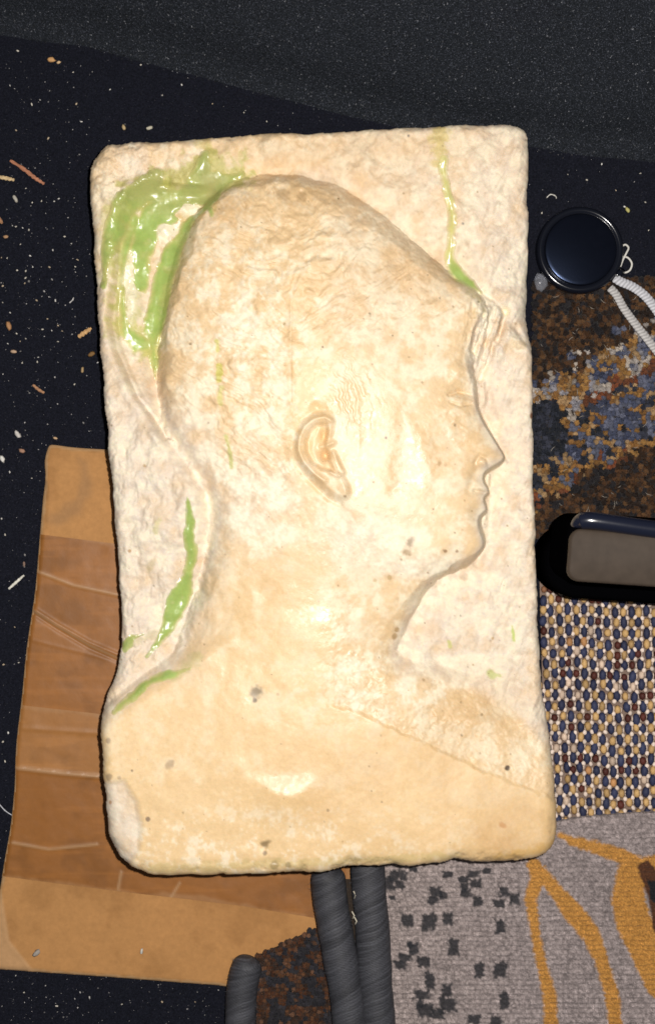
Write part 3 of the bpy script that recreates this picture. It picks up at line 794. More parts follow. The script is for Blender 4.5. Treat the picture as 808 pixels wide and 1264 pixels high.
        fe = (smooth(-1.0, 4.2 if key != 'drip' else 7.0, f + pn * 1.5) * 0.9 + 0.1)[..., None]
        pc = C * (1 - fe) + pc * fe
        F = quads(U.shape, q & qq)
        F, c_, cl = compact(F, PP.reshape(-1, 3), pc.reshape(-1, 3))
        o = mesh_np('paint_' + key, c_, F, M['paint'], root, cols=cl)
        o['label'] = labs[key]
stone()

# ------------------------------------------------------------------ cardboard
def cardboard():
    poly = catmull([(59,553),(64,549),(80,551),(100,553),(150,556),(300,565),(420,900),(436,1100),(430,1229),(270,1217),(140,1207),(0,1197),(-14,1196),(-8,1130),(-2,1110),
                    (6,1060),(13,1020),(18,970),(20,920),(27,860),(33,800),(42,740),(46,700),(50,650),(53,615),(56,590),(55,570)], 3)
    U, V, d, q = grid_clip(-22, 446, 540, 1240, 2.0, poly)
    n1 = fbm(U, V, 50, octv=3, seed=110); n2 = fbm(U, V, 9, octv=3, seed=114)
    def hz(U, V, d):
        z = 7.0 + 1.2 * fbm(U, V, 120, octv=2, seed=118) + 0.35 * fbm(U, V, 20, octv=2, seed=120)
        for (pts, a_, wd) in [([(46,705),(90,722),(150,735)], 0.9, 2.0), ([(42,752),(70,770),(110,793),(150,810)], 1.8, 2.6), ([(42,757),(70,776),(110,800),(150,818)], -1.6, 2.6),
                              ([(22,898),(80,902),(140,906)], 0.9, 3), ([(20,948),(80,955),(140,960)], 1.3, 2.5),
                              ([(16,1040),(60,1048),(120,1042)], 0.8, 1.6), ([(56,590),(62,600),(60,650)], 1.4, 2.5), ([(62,556),(135,560)], 0.8, 4), ([(150,1076),(146,1098)], .6, 1.5),
                              ([(0,1100),(8,1160),(40,1200)], 0.7, 3), ([(210,1110),(222,1090)], .5, 1.4), ([(160,820),(40,790)], .4, 2)]:
            dd, _, _ = pl(U, V, pts); z = z + a_ * np.exp(-(dd / wd) ** 2)
        return z - 2.5 * smooth(5, 0, d)
    Z = hz(U, V, d)
    mix = lambda c, t, k: c + (np.array(k)[None, None, :] - c) * np.clip(t, 0, 1)[..., None]
    C = np.zeros(U.shape + (3,)) + np.array((0.45, 0.225, 0.08))
    C = mix(C, 0.7 * smooth(-.1, .5, n1 + n2 * .4), (0.34, 0.165, 0.056))
    C = mix(C, 0.8 * smooth(5, 1, d + n2 * 2), (0.52, 0.33, 0.17))
    C = mix(C, 0.6 * smooth(-4, 10, n1 * 9 + n2 * 3 + sdf(U, V, [(96,562),(112,566),(120,600),(105,640),(70,655),(55,640),(90,610)])), (0.30, 0.165, 0.075))
    C = mix(C, 0.7 * smooth(0, 4, sdf(U, V, [(-20,1105),(4,1100),(14,1160),(46,1200),(46,1215),(-20,1215)])), (0.50, 0.30, 0.15))
    C = C * (1 + 0.07 * n2)[..., None]
    root = thing('cardboard_sheet', 'flat torn brown cardboard with packing tape, lying under the marble slab', 'cardboard', PW(200, 900, 0))
    sheet_with_sides('board', U, V, Z, q, 7, 0.3, M['card'], root, cols=C, levels=2)
    for i, (pp, cc, dz, lab) in enumerate([
        ([(30,657),(150,672),(430,690),(436,920),(150,908),(0,899)], (0.285, 0.113, 0.026), 1.0, 'dark brown tape across the upper board'),
        ([(0,867),(150,884),(436,905),(436,985),(150,962),(0,945)], (0.33, 0.145, 0.042), 1.7, 'lighter brown tape overlap'),
        ([(-10,936),(150,955),(430,975),(434,1140),(300,1118),(150,1100),(-20,1078)], (0.275, 0.108, 0.024), 1.35, 'dark brown tape across the lower board')]):
        poly2 = np.array(pp, float)
        u0, v0 = poly2.min(0) - 4; u1, v1 = poly2.max(0) + 4
        U2, V2, d2, q2 = grid_clip(u0, u1, v0, v1, 2.0, poly2)
        # keep the tape on the board
        db_ = sdf(U2, V2, poly)
        q2 = q2 & (db_[:-1, :-1] > 0.6) & (db_[1:, 1:] > 0.6) & (db_[:-1, 1:] > 0.6) & (db_[1:, :-1] > 0.6)
        Z2 = hz(U2, V2, np.clip(db_, 0, None)) + dz
        a = fbm(U2, V2, 30, octv=3, seed=130 + i); b = fbm(U2, V2, 70, 9, octv=3, seed=135 + i)
        C2 = np.zeros(U2.shape + (3,)) + np.array(cc)
        C2 = mix(C2, 0.75 * smooth(-.1, .5, a), tuple(np.array(cc) * 0.74)); C2 = mix(C2, 0.45 * smooth(.1, .6, b), tuple(np.array(cc) * 1.3))
        C2 = mix(C2, 0.45 * smooth(5, 0.5, d2 + a * 6), (0.37, 0.20, 0.09))
        for pts in [[(46,705),(90,722),(150,735)], [(42,754),(70,772),(110,796),(150,814)], [(16,1040),(60,1048),(120,1042)], [(150,1076),(146,1098)], [(210,1110),(222,1090)],
                    [(20,948),(80,955),(140,960)]]:
            dd, _, _ = pl(U2, V2, pts); C2 = mix(C2, 0.6 * np.exp(-(dd / 1.8) ** 2), (0.45, 0.28, 0.15))
        F = quads(U2.shape, q2); kk = (H - 7) / H * S
        co = np.stack([(U2.ravel() - CU) * kk, (CV - V2.ravel()) * kk, Z2.ravel() * S], 1)
        F, c_, cl = compact(F, co, C2.reshape(-1, 3))
        gv_, gu_ = np.gradient(Z2, 2.0)
        nn_ = np.stack([-gu_.ravel(), gv_.ravel(), np.ones(U2.size)], 1); nn_ /= np.linalg.norm(nn_, axis=1)[:, None]
        nn_ = compact(quads(U2.shape, q2), nn_)[1]
        o = mesh_np('tape', c_, F, M['tape'], root, cols=cl, normals=nn_); o['label'] = lab
cardboard()

# ------------------------------------------------------------------ small ellipsoid fields (loops, tufts)
def blob_unit(nu=8, nv=5):
    co = [(0, 0, 1.0)]
    for i in range(1, nv):
        a = math.pi * i / nv
        for k in range(nu):
            b = 2 * math.pi * (k + 0.5 * (i % 2)) / nu
            co.append((math.sin(a) * math.cos(b), math.sin(a) * math.sin(b), math.cos(a)))
    co.append((0, 0, -1.0)); F = []
    for k in range(nu): F.append((0, 1 + k, 1 + (k + 1) % nu))
    for i in range(nv - 2):
        for k in range(nu):
            a = 1 + i * nu + k; b = 1 + i * nu + (k + 1) % nu; c = a + nu; d = b + nu
            F.append((a, c, d)); F.append((a, d, b))
    e = len(co) - 1; s = 1 + (nv - 2) * nu
    for k in range(nu): F.append((s + k, e, s + (k + 1) % nu))
    return np.array(co), np.array(F)

def blobs(name, items, material, parent, unit=blob_unit(), lump=0.0):
    """items: (u, v, z, ru, rv, rz, angle, colour)"""
    bc, bf = unit; n = len(bc); co = []; F = []; C = []
    for i, (u, v, z, ru, rv, rz, an, c) in enumerate(items):
        p = bc * (1 + lump * (RNG.random((n, 1)) - 0.5)) * np.array((ru, rv, rz))
        ca, sa = math.cos(an), math.sin(an)
        x, y, zz = PW(u, v, z)
        q = np.stack([p[:, 0] * ca - p[:, 1] * sa, p[:, 0] * sa + p[:, 1] * ca, p[:, 2]], 1) * S + np.array((x, y, zz))
        co.append(q); F.append(bf + i * n); C.append(np.tile(np.array(c), (n, 1)))
    o = mesh_np(name, np.concatenate(co), np.concatenate(F), material, parent, cols=np.concatenate(C))
    return o

def flat_base(name, poly, z0, z1, material, parent):
    n = len(poly)
    co = [PW(u, v, z1) for u, v in poly] + [PW(u, v, z0) for u, v in poly]
    F = [tuple(range(n))[::-1] if False else tuple(range(n)), tuple(range(n, 2 * n))[::-1]] + [(i, (i + 1) % n, n + (i + 1) % n, n + i) for i in range(n)]
    return mesh_np(name, co, F, material, parent, smooth_shade=False)

def yarn_tufts(name, items, parent, blades=16):
    n = len(items); A = np.array([(i[0], i[1], i[2]) for i in items]); C = np.array([i[7] for i in items])
    P = np.stack([(A[:, 0] - CU) * (H - A[:, 2]) / H, (CV - A[:, 1]) * (H - A[:, 2]) / H, A[:, 2]], 1)
    P = np.repeat(P, blades, 0); m = len(P)
    an = RNG.uniform(0, 2 * math.pi, m); sp = np.sqrt(RNG.random(m))
    root_ = P + np.stack([np.cos(an) * sp * 1.2, np.sin(an) * sp * 1.2, np.full(m, -3.0)], 1)
    tip = P + np.stack([np.cos(an) * sp * 4.6, np.sin(an) * sp * 4.6, 3.2 - 2.2 * sp ** 2 + RNG.normal(0, .6, m)], 1)
    b = RNG.uniform(0, 2 * math.pi, m); sd = np.stack([np.cos(b), np.sin(b), 0 * b], 1) * 0.85
    co = np.stack([root_ - sd, root_ + sd, tip + sd * .8, tip - sd * .8], 1).reshape(-1, 3) * S
    cl = np.clip(np.repeat(C, blades, 0) * RNG.uniform(.8, 1.9, m)[:, None], 0, 0.8)
    o = mesh_np(name, co, np.arange(m * 4).reshape(m, 4), M['fibre'], parent, cols=np.repeat(cl, 4, 0), smooth_shade=False)
    o['kind'] = 'stuff'
    return o

# ---- loop-woven carpet
def woven():
    root = thing('woven_carpet', 'blue, tan and cream loop-woven carpet right of the slab, below the black case', 'carpet', PW(750, 850, 0))
    flat_base('backing', [(664,668),(850,668),(850,1030),(676,1030),(670,900)], 0.4, 6.5, M['knot'], root)
    items = []; kn = []
    pu, pv = 9.75, 13.1
    R = np.random.default_rng(31)
    blue = (0.030, 0.036, 0.082); tan = (0.50, 0.315, 0.13); mar = (0.085, 0.022, 0.015); crm = (0.62, 0.47, 0.36); blk = (0.015, 0.014, 0.017); org = (0.50, 0.25, 0.10)
    r = 0; v = 672.0
    while v < 1034:
        upper = v < 733
        step = 11.5 if upper else pv
        for c in range(-1, 21):
            u = 664 + c * pu + (v - 850) * 0.035 + R.normal(0, 0.6) + 1.2 * math.sin(v * 0.045 + c)
            if u < 664 + max(0, (v - 860)) * 0.10 or u > 850: continue
            vv = v + R.normal(0, 1.0) + 0.02 * (u - 740) + 1.3 * math.sin(u * 0.06)
            if upper:
                k = R.random()
                cl = blk if k < 0.45 else (mar if k < 0.8 else (0.22, 0.10, 0.05))
                items.append((u, vv, 7.5 + (v - 733) * 0.05, 3.9, 4.6, 4.0, 0, np.array(cl) * R.uniform(.7, 1.3)))
            else:
                odd = (r + c) % 2
                cl = blue if odd else tan
                band = (r % 9 in (3, 4)) and R.random() < 0.5
                if not odd and (band or R.random() < 0.10): cl = mar
                if not odd and R.random() < 0.06: cl = org
                if odd and R.random() < 0.05: cl = mar
                if not odd and R.random() < 0.10: cl = crm
                lng = 7.2 if odd else 5.6
                if cl == mar: lng = 4.8
                items.append((u, vv, 9.0, (4.6 if odd else 4.2) + R.normal(0, .2), lng + 0.5 + R.normal(0, .5), 4.8, R.normal(0, 0.06), np.array(cl) * R.uniform(.75, 1.25)))
            for (a, b) in ((0.5, 0.5),):
                kn.append((u + pu * 0.5 + R.normal(0, .4), vv + step * 0.5 + R.normal(0, .5), 9.6 if not upper else 7.5, 3.0, 3.6, 3.0, R.normal(0, .3), np.array((0.76, 0.63, 0.54)) * R.uniform(.8, 1.15) * (0.8 if upper else 1)))
                kn.append((u + pu * 0.5 + R.normal(0, .4), vv + R.normal(0, .5), 6.8, 1.5, 4.2, 2.2, 0, np.array((0.60, 0.48, 0.40)) * R.uniform(.75, 1.1)))
        v += step; r += 1
    o = blobs('loop_pile', items, M['loop'], root, lump=0.12); o['kind'] = 'stuff'
    o = blobs('knots', kn, M['loop'], root, unit=blob_unit(6, 4), lump=0.2); o['kind'] = 'stuff'
woven()

# ---- tufted rug with blue, gold and brown bands
def rug_colour(u, v, R):
    br = [(0.018,0.016,0.018),(0.036,0.02,0.012),(0.075,0.036,0.017),(0.098,0.05,0.022),(0.022,0.014,0.011)]
    bl = [(0.068,0.078,0.125),(0.11,0.118,0.165),(0.046,0.053,0.090)]
    go = [(0.27,0.145,0.046),(0.21,0.105,0.034),(0.31,0.20,0.10)]
    cr = [(0.40,0.35,0.30),(0.32,0.285,0.26),(0.26,0.25,0.275)]
    dk = [(0.014,0.016,0.022),(0.022,0.025,0.036),(0.035,0.038,0.055)]
    rd = [(0.17,0.055,0.024),(0.12,0.045,0.022)]
    f1 = lambda sc_, sd: float(fbm(np.array([u]), np.array([v]), sc_, octv=2, seed=sd)[0])
    n = f1(15, 150); m_ = f1(9, 154); k = f1(12, 158)
    P = lambda L: L[int(np.clip((m_ * 0.9 + 0.5 + R.normal(0, .12)) * len(L), 0, len(L) - 1))]
    s = (v - 470) + (u - 730) * 0.52 + n * 14 + R.normal(0, 2)
    if s < -44: return P(br)
    if s < -28: return P(cr) if k > 0.05 else (P(br) if n < 0 else P(bl))
    if s < -6: return P(bl) if k > 0.12 else (P(go) if k < -0.12 else P(cr))
    if s < 14:
        if u < 690 and v > 455: return P(dk)
        return P(go) if k > -0.05 else (P(bl) if n > -.1 else P(cr))
    if s < 28: return P(rd) if u > 722 else (P(dk) if u < 700 else P(cr))
    if s < 104:
        if u < 694 and s < 66: return P(dk)
        return P(bl) if k < -0.02 else (P(go) if k < 0.30 else P(dk))
    if s < 114: return P(go) if k > 0 else P(rd)
    return P(br)

def tufted():
    root = thing('tufted_rug', 'brown rug with blue and gold diagonal bands, lying below the black cap', 'rug', PW(740, 500, 0))
    flat_base('backing', [(660,352),(850,338),(850,664),(662,664)], 0.4, 6.5, M['backing'], root)
    R = np.random.default_rng(41); items = []
    v = 346.0
    while v < 664:
        u = 657.0 + R.uniform(0, 4)
        while u < 846:
            if v > 352 - (u - 660) * 0.07 - 4:
                c = np.array(rug_colour(u, v, R)) * R.uniform(.7, 1.25)
                items.append((u + R.normal(0, .9), v + R.normal(0, .9), 9 + R.normal(0, .8), 3.6 + R.normal(0, .5), 3.9 + R.normal(0, .6), 4.6 + R.normal(0, .8), R.uniform(0, 3), c))
            u += 5.4
        v += 5.0
    o = blobs('tuft_cores', [(i[0], i[1], i[2] - 2.6, i[3] * 1.15, i[4] * 1.15, i[5] * .9, i[6], i[7]) for i in items], M['pile'], root, unit=blob_unit(7, 5), lump=0.3); o['kind'] = 'stuff'
    yarn_tufts('tufts', items, root, 15)
    # loose bright hairs on the rug
    co = []; F = []
    for _ in range(60):
        u, v = R.uniform(668, 830), R.uniform(360, 650); a = R.uniform(0, 6.3); L = R.uniform(4, 12)
        pts = [np.array(PW(u + math.cos(a + j * .12) * L * j / 4, v + math.sin(a + j * .12) * L * j / 4, 14 + math.sin(j / 4 * 3.1) * 2)) for j in range(5)]
        c_, f_ = tube(pts, 0.22 * S, 4)
        F += [tuple(np.array(f) + sum(len(x) for x in co)) for f in f_]; co.append(c_)
    cc = np.concatenate(co)
    o = mesh_np('loose_hairs', cc, F, M['fibre'], root, cols=np.tile((0.45, 0.40, 0.34), (len(cc), 1))); o['kind'] = 'stuff'
tufted()

# ---- bound rugs along the lower edge
def pile_sheet(name, poly, g, z, colour_fn, parent, zref, zbot, amp=1.0):
    poly = np.array(poly, float)
    u0, v0 = poly.min(0) - 4; u1, v1 = poly.max(0) + 4
    U, V, d, q = grid_clip(u0, u1, v0, v1, g, poly)
    n = RNG.random(U.shape) - 0.5
    Z = z + amp * (0.9 * np.sin(2 * math.pi * V / 6.0 + 2 * fbm(U, V, 30, octv=2, seed=166)) + n * 1.6 + fbm(U, V, 5, octv=2, seed=160) * 1.2 + fbm(U, V, 60, octv=2, seed=164) * 2.0) - 4 * smooth(6, 0, d)
    C = colour_fn(U, V, d) * (1 + 0.5 * n)[..., None]
    return sheet_with_sides(name, U, V, Z, q, zref, zbot, M['pile'], parent, cols=C, levels=2)

def binding(name, path, rad, parent, label=None, seed=0):
    P = catmull(path, 24, False)
    seg = 40
    L = np.r_[0, np.cumsum(np.hypot(*np.diff(P[:, :2], axis=0).T))]
    step = 0.9; Ls = np.arange(0, L[-1], step)
    P = np.stack([np.interp(Ls, L, P[:, i]) for i in range(P.shape[1])], 1)
    pts = np.array([PW(*p[:3]) for p in P]) / S
    R = np.random.default_rng(seed)
    n = len(P)
    r = np.full(n, rad, float) * np.clip(np.sqrt(np.clip(1 - (1 - Ls / (rad * .8)).clip(0, 1) ** 2, 0, 1)), 0.12, 1)
    r = r * (1 + 0.03 * fbm(Ls, Ls * 0, 20, octv=2, seed=seed + 170))
    jit = fbm(Ls, Ls * 0, 9, octv=2, seed=seed + 175) * 0.9
    pitch = 3.4
    co = []; C = []; F = []
    wrapc = R.uniform(.65, 1.35, 400)
    for i in range(n):
        t = pts[min(i + 1, n - 1)] - pts[max(i - 1, 0)]; t /= np.linalg.norm(t)
        s = np.cross(t, (0, 0, 1.0)); s /= np.linalg.norm(s); b = np.cross(s, t)
        for k in range(seg):
            a = 2 * math.pi * k / seg
            ph = (Ls[i] + 1.3 * math.sin(3 * a + Ls[i] * .06) + jit[i] * 1.5) / pitch + 15 * a / (2 * math.pi)
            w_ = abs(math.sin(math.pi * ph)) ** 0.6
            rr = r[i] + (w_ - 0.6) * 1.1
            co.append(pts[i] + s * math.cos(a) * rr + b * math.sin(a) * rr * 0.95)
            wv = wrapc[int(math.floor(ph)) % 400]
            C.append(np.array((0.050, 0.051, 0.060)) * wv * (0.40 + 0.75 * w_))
    for i in range(n - 1):
        for k in range(seg):
            k2 = (k + 1) % seg
            F.append((i * seg + k, i * seg + k2, (i + 1) * seg + k2, (i + 1) * seg + k))
    F.append(tuple(range(seg))[::-1])
    co = np.array(co)
    o = mesh_np(name, co * S, F, M['yarn'], parent, cols=np.array(C))
    if label: o['label'] = label
    # stray fuzz
    fc = []; ff = []; k0 = 0
    for _ in range(int(n * 3.0)):
        i = R.integers(0, n); k = R.integers(0, seg)
        p = co[i * seg + k]; c0 = pts[i]; nr = p - c0; nr /= np.linalg.norm(nr) + 1e-9
        if nr[2] < -0.2: continue
        dv = nr * 0.8 + R.normal(0, 0.6, 3); ln = R.uniform(1.5, 4.5) * (1.6 if i < 40 else 1)
        e = p + dv / np.linalg.norm(dv) * ln; sd = R.normal(0, 1, 3); sd = sd / np.linalg.norm(sd) * 0.22
        fc += [p - sd, p + sd, e]; ff.append((k0, k0 + 1, k0 + 2)); k0 += 3
    fo = mesh_np('fuzz', np.array(fc) * S, ff, M['fibre'], o, cols=np.tile((0.07, 0.07, 0.08), (k0, 1)), smooth_shade=False)
    fo.matrix_parent_inverse = Matrix.Identity(4)
    fo['kind'] = 'stuff'
    return o

def lower_rugs():
    mix = lambda c, t, k: c + (np.array(k)[None, None, :] - c) * np.clip(t, 0, 1)[..., None]
    # rust-brown rug at the very bottom
    root = thing('brown_rug', 'mottled rust-brown rug piece bound in grey yarn, at the bottom edge', 'rug', PW(350, 1220, 8))
    R = np.random.default_rng(77); items = []
    poly = np.array([(300,1188),(320,1179),(352,1163),(384,1148),(420,1140),(440,1300),(300,1300)], float)
    flat_base('backing', [tuple(p) for p in poly], 8.6, 17, M['backing'], root)
    v = 1140.0
    pal = [(0.070,0.028,0.014),(0.095,0.042,0.02),(0.045,0.024,0.016),(0.022,0.021,0.026),(0.03,0.028,0.034),(0.12,0.06,0.035)]
    while v < 1300:
        u = 296 + R.uniform(0, 4)
        while u < 440:
            if sdf(np.array([u]), np.array([v]), poly)[0] > 0:
                k = float(fbm(np.array([u]), np.array([v]), 12, octv=2, seed=180)[0])
                c = pal[R.integers(3)] if k > -0.12 else pal[3 + R.integers(2)]
                if R.random() < 0.08: c = pal[5]
                items.append((u + R.normal(0, .8), v + R.normal(0, .8), 20 + R.normal(0, .6), 3.4, 3.6, 4.0, R.uniform(0, 3), np.array(c) * R.uniform(.7, 1.3)))
            u += 4.8
        v += 4.5
    o = blobs('tuft_cores', [(i[0], i[1], i[2] - 2.0) + tuple(i[3:]) for i in items], M['pile'], root, unit=blob_unit(7, 5), lump=0.3); o['kind'] = 'stuff'
    yarn_tufts('tufts', items, root, 9)
    binding('binding', [(311,1181,26),(302,1203,26),(298,1230,26),(297,1262,26),(296,1310,26)], 18.5, root, seed=1)
    # second rug showing only its bound edge
    root = thing('folded_rug_edge', 'thick grey yarn-bound rug edge left of its twin, below the slab', 'rug', PW(415, 1200, 8))
    binding('binding', [(404,1069,34),(407,1108,34),(414,1150,34),(421,1190,34),(428,1230,34),(437,1310,34)], 21.0, root, seed=2)
    flat_base('backing', [(415,1085),(450,1085),(470,1300),(440,1300)], 16, 26, M['backing'], root)
    # grey patterned rug
    root = thing('grey_rug', 'mauve-grey rug with orange lines and black squares, bound in grey yarn', 'rug', PW(640, 1150, 0))
    poly = [(462,1062),(520,1050),(600,1050),(668,1050),(677,1040),(682,1024),(686,1016),(720,1010),(765,1006),(860,1001),(860,1310),(480,1310)]
    dots = [(479,1090,7,8),(487,1081,6,7),(497,1082,5,6),(493,1092,6,5),(510,1073,5,3),(484,1108,4,3),(537,1101,7,6),(534,1111,6,5),(546,1105,5,5),(552,1079,6,4),(570,1085,6,4),(573,1095,5,5),
            (585,1078,7,4),(586,1090,7,5),(574,1102,7,5),(589,1112,6,6),(544,1133,0,0),(622,1101,6,6),(634,1109,6,7),(615,1115,7,5),(617,1144,6,8),(502,1136,8,8),(529,1138,9,10),(552,1133,6,8),
            (559,1168,7,10),(500,1182,8,5),(510,1171,6,7),(494,1191,8,5),(523,1187,8,7),(506,1166,4,4),(591,1197,6,9),(617,1197,8,10),(530,1210,6,10),(520,1228,10,6),(551,1222,6,8),(525,1248,9,8),
            (552,1240,11,9),(622,1236,6,11),(585,1258,8,6),(612,1260,7,7),(540,1252,8,6),(518,1240,5,6),(600,1075,5,4),(470,1150,3,8)]
    def colf(U, V, d):
        n = fbm(U, V, 3.2, octv=2, seed=190); n1 = fbm(U, V, 40, octv=2, seed=194)
        C = np.zeros(U.shape + (3,)) + np.array((0.31, 0.258, 0.246))
        C = mix(C, 0.6 * smooth(470, 700, U), (0.262, 0.222, 0.222))
        C = C * (1 + 0.30 * n + 0.08 * n1)[..., None]
        org = (0.46, 0.225, 0.055)
        for pts in [[(690,1030,3),(706,1038,6),(735,1046,8),(770,1058,9),(790,1068,8),(860,1068,8)],
                    [(658,1068,8),(664,1080,9),(654,1110,8),(660,1150,6),(668,1190,7),(678,1230,9),(682,1300,9)],
                    [(668,1078,8),(690,1105,9),(708,1128,13),(730,1155,12),(742,1185,8),(754,1225,9),(764,1300,9)],
                    [(778,1080,18),(775,1110,20),(782,1140,22),(800,1180,20),(818,1210,24),(850,1230,30)], [(800,1066,9),(850,1066,9)]]:
            dd, ww, _ = pl(U, V, pts)
            C = mix(C, smooth(2.2, -2.2, dd - ww + n * 2.2 + n1 * 1.5), np.array(org))
        C = C * (1 + 0.22 * n)[..., None]
        for (a, b, ru, rv) in dots:
            if ru == 0: continue
            e = np.maximum(np.abs(U - a) / ru, np.abs(V - b) / rv)
            C = mix(C, 0.92 * smooth(1.25, 0.75, e + n * 0.35), (0.026, 0.027, 0.032))
        bd = sdf(U, V, [(785,1068),(800,1062),(812,1080),(830,1150),(830,1170),(806,1150),(800,1110)]) + n * 2
        C = mix(C, smooth(-1.5, 1.5, bd), (0.085, 0.035, 0.018))
        bd = sdf(U, V, [(798,1085),(812,1090),(815,1120),(802,1110)]) + n * 2
        C = mix(C, smooth(-1.5, 1.5, bd), (0.015, 0.015, 0.018))
        return C
    o = pile_sheet('pile', poly, 1.3, 24, colf, root, 24, 9, amp=1.0)
    binding('binding', [(453,1057,34),(455,1100,34),(459,1140,34),(461,1180,34),(464,1230,34),(470,1310,34)], 20.5, root, seed=3)
    # stitches beside the binding
    for (u, v) in [(434,1125),(437,1132),(436,1100)]:
        co, F = tube([np.array(PW(u, v, 44)), np.array(PW(u + 3, v + 5, 45)), np.array(PW(u + 1, v + 9, 43))], 0.9 * S, 6)
        mesh_np('thread_knot', co, F, M['fibre'], root, cols=np.tile((0.55, 0.50, 0.40), (len(co), 1)))
    # upright fibre tips of the pile
    R = np.random.default_rng(55); n = 9000
    u = R.uniform(478, 850, n); v = R.uniform(1045, 1300, n)
    ok = sdf(u, v, np.array(poly, float)) > 5; u = u[ok]; v = v[ok]; n = len(u)
    P = np.stack([(u - CU) * (H - 24) / H, (CV - v) * (H - 24) / H, np.full(n, 23.5)], 1)
    a = R.uniform(0, 6.28, n); A = P + np.stack([-np.sin(a) * .4, np.cos(a) * .4, 0 * a], 1); B = 2 * P - A
    Cc = P + np.stack([np.cos(a) * 2.2, np.sin(a) * 2.2, R.uniform(1, 3, n)], 1)
    br = np.where(R.random(n) < 0.10, 2.2, R.uniform(.5, 1.3, n))
    cl = np.repeat(np.array((0.25, 0.215, 0.21))[None] * br[:, None], 3, 0)
    # tips take the colour of the pile below them
    uu = u[:, None]; vv = v[:, None]
    base = colf(u[None, :], v[None, :], u[None, :] * 0 + 20)[0]
    cl = np.repeat(base * br[:, None], 3, 0)
    o = mesh_np('pile_tips', np.stack([A, B, Cc], 1).reshape(-1, 3) * S, np.arange(n * 3).reshape(n, 3), M['fibre'], root, cols=cl, smooth_shade=False); o['kind'] = 'stuff'
lower_rugs()

# ------------------------------------------------------------------ round cap with its cord
def cap():
    cx, cy, cz = PW(713, 311, 10)
    root = thing('round_cap', 'black glossy round cap tied with a white cord, right of the slab', 'cap', (cx, cy, 0))
    tilt = Matrix.Rotation(math.radians(0.5), 3, 'X') @ Matrix.Rotation(math.radians(-0.5), 3, 'Y')
    def put(co, dz=0):
        c = np.array(co) @ np.array(tilt).T
        return c * S + np.array((cx, cy, (12 + dz) * S))
    co, F = lathe([(0.01, 0), (48, 0), (51.5, 1.5), (53, 5), (53, 10), (51.5, 13.5), (49, 15), (46.5, 14.6), (45.0, 13.2), (44, 13.0)], 96)
    F.append(tuple(range(96))[::-1])
    mesh_np('rim', put(co), F, M['cap_edge'], root)
    prof = [(44.2, 12.6), (43.9, 14.6), (42.8, 15.6)] + [(42 * (1 - i / 12), 15.8 + 1.6 * (1 - (1 - i / 12) ** 2)) for i in range(12)] + [(0.01, 17.4)]
    co, F = lathe(prof, 96)
    mesh_np('face', put(co), F, M['cap'], root)
    co, F = tube([np.array(PW(755, 345, 12)), np.array(PW(759, 341, 19)), np.array(PW(764, 337, 20)), np.array(PW(767, 335, 14))], 4.2 * S, 10)
    mesh_np('cord_lug', co, F, M['cap_edge'], root)
    def braid(name, path, wd, fl, white):
        P = catmull(path, 30, False)
        L = np.r_[0, np.cumsum(np.hypot(*np.diff(P[:, :2], axis=0).T))]; Ls = np.arange(0, L[-1], 0.8)
        P = np.stack([np.interp(Ls, L, P[:, i]) for i in range(3)], 1)
        pts = np.array([PW(*p) for p in P]) / S
        rid = lambda l, a: 0.22 * math.sin(2 * math.pi * (l / 4.2 + (0.35 if math.cos(a) > 0 else 0.0)) + abs(math.cos(a)) * 2.5)
        co, F = tube(pts, wd, 20, rid, fl)
        ln = np.repeat(Ls, 20); an = np.tile(np.arange(20) / 20 * 2 * math.pi, len(Ls))
        g_ = 0.5 + 0.5 * np.sin(2 * math.pi * (ln / 4.2 + np.where(np.cos(an) > 0, .35, 0)) + np.abs(np.cos(an)) * 2.5)
        c = np.array(white)[None] * (0.55 + 0.45 * g_)[:, None]
        c = np.concatenate([c, c[-1:]])[:len(co)]
        return mesh_np(name, co * S, F, M['cord'], root, cols=c)
    o = braid('cord', [(758,343,20),(766,348,22),(780,354,22),(794,364,22),(806,378,21),(822,402,20),(840,430,18)], 5.6, 0.42, (0.60, 0.60, 0.64)); o['label'] = 'upper white braided cord'
    o = braid('cord', [(752,355,14),(760,364,15),(769,380,16),(782,398,17),(797,417,18),(815,440,18),(840,470,18)], 5.0, 0.4, (0.52, 0.50, 0.49)); o['label'] = 'lower white braided cord'
    co, F = tube(np.array([PW(u, v, z) for u, v, z in catmull([(766,305,14),(771,302,17),(775,306,19),(772,313,20),(768,321,18),(765,329,14)], 8, False)]), 1.25 * S, 8)
    a = len(co)
    co2, F2 = tube(np.array([PW(u, v, z) for u, v, z in catmull([(767,317,17),(774,318,19),(779,325,19),(777,333,18),(771,336.5,16),(766,334,13)], 8, False)]), 1.25 * S, 8)
    o = mesh_np('thread_loop', np.concatenate([co, co2]), F + [tuple(i + a for i in f) for f in F2], M['cord'], root, cols=np.tile((0.62, 0.60, 0.55), (a + len(co2), 1)))
    o['label'] = 'thin white looped thread at the edge of the cap'
    # crumpled clear wrap between the cap and the slab
    bc, bf = blob_unit(16, 10)
    x, y, z = PW(667, 349, 8)
    p = bc * np.array((8, 12, 5))
    p = p * (1 + 0.35 * fbm(bc[:, 0] * 3 + 9, bc[:, 1] * 3 + bc[:, 2] * 2, 1.0, octv=2, seed=200)[:, None])
    o = mesh_np('clear_wrap', p * S + np.array((x, y, 9 * S)), bf, M['film'])
    tag(o, 'small crumpled clear wrap between the slab and the round cap', 'wrapper')
cap()

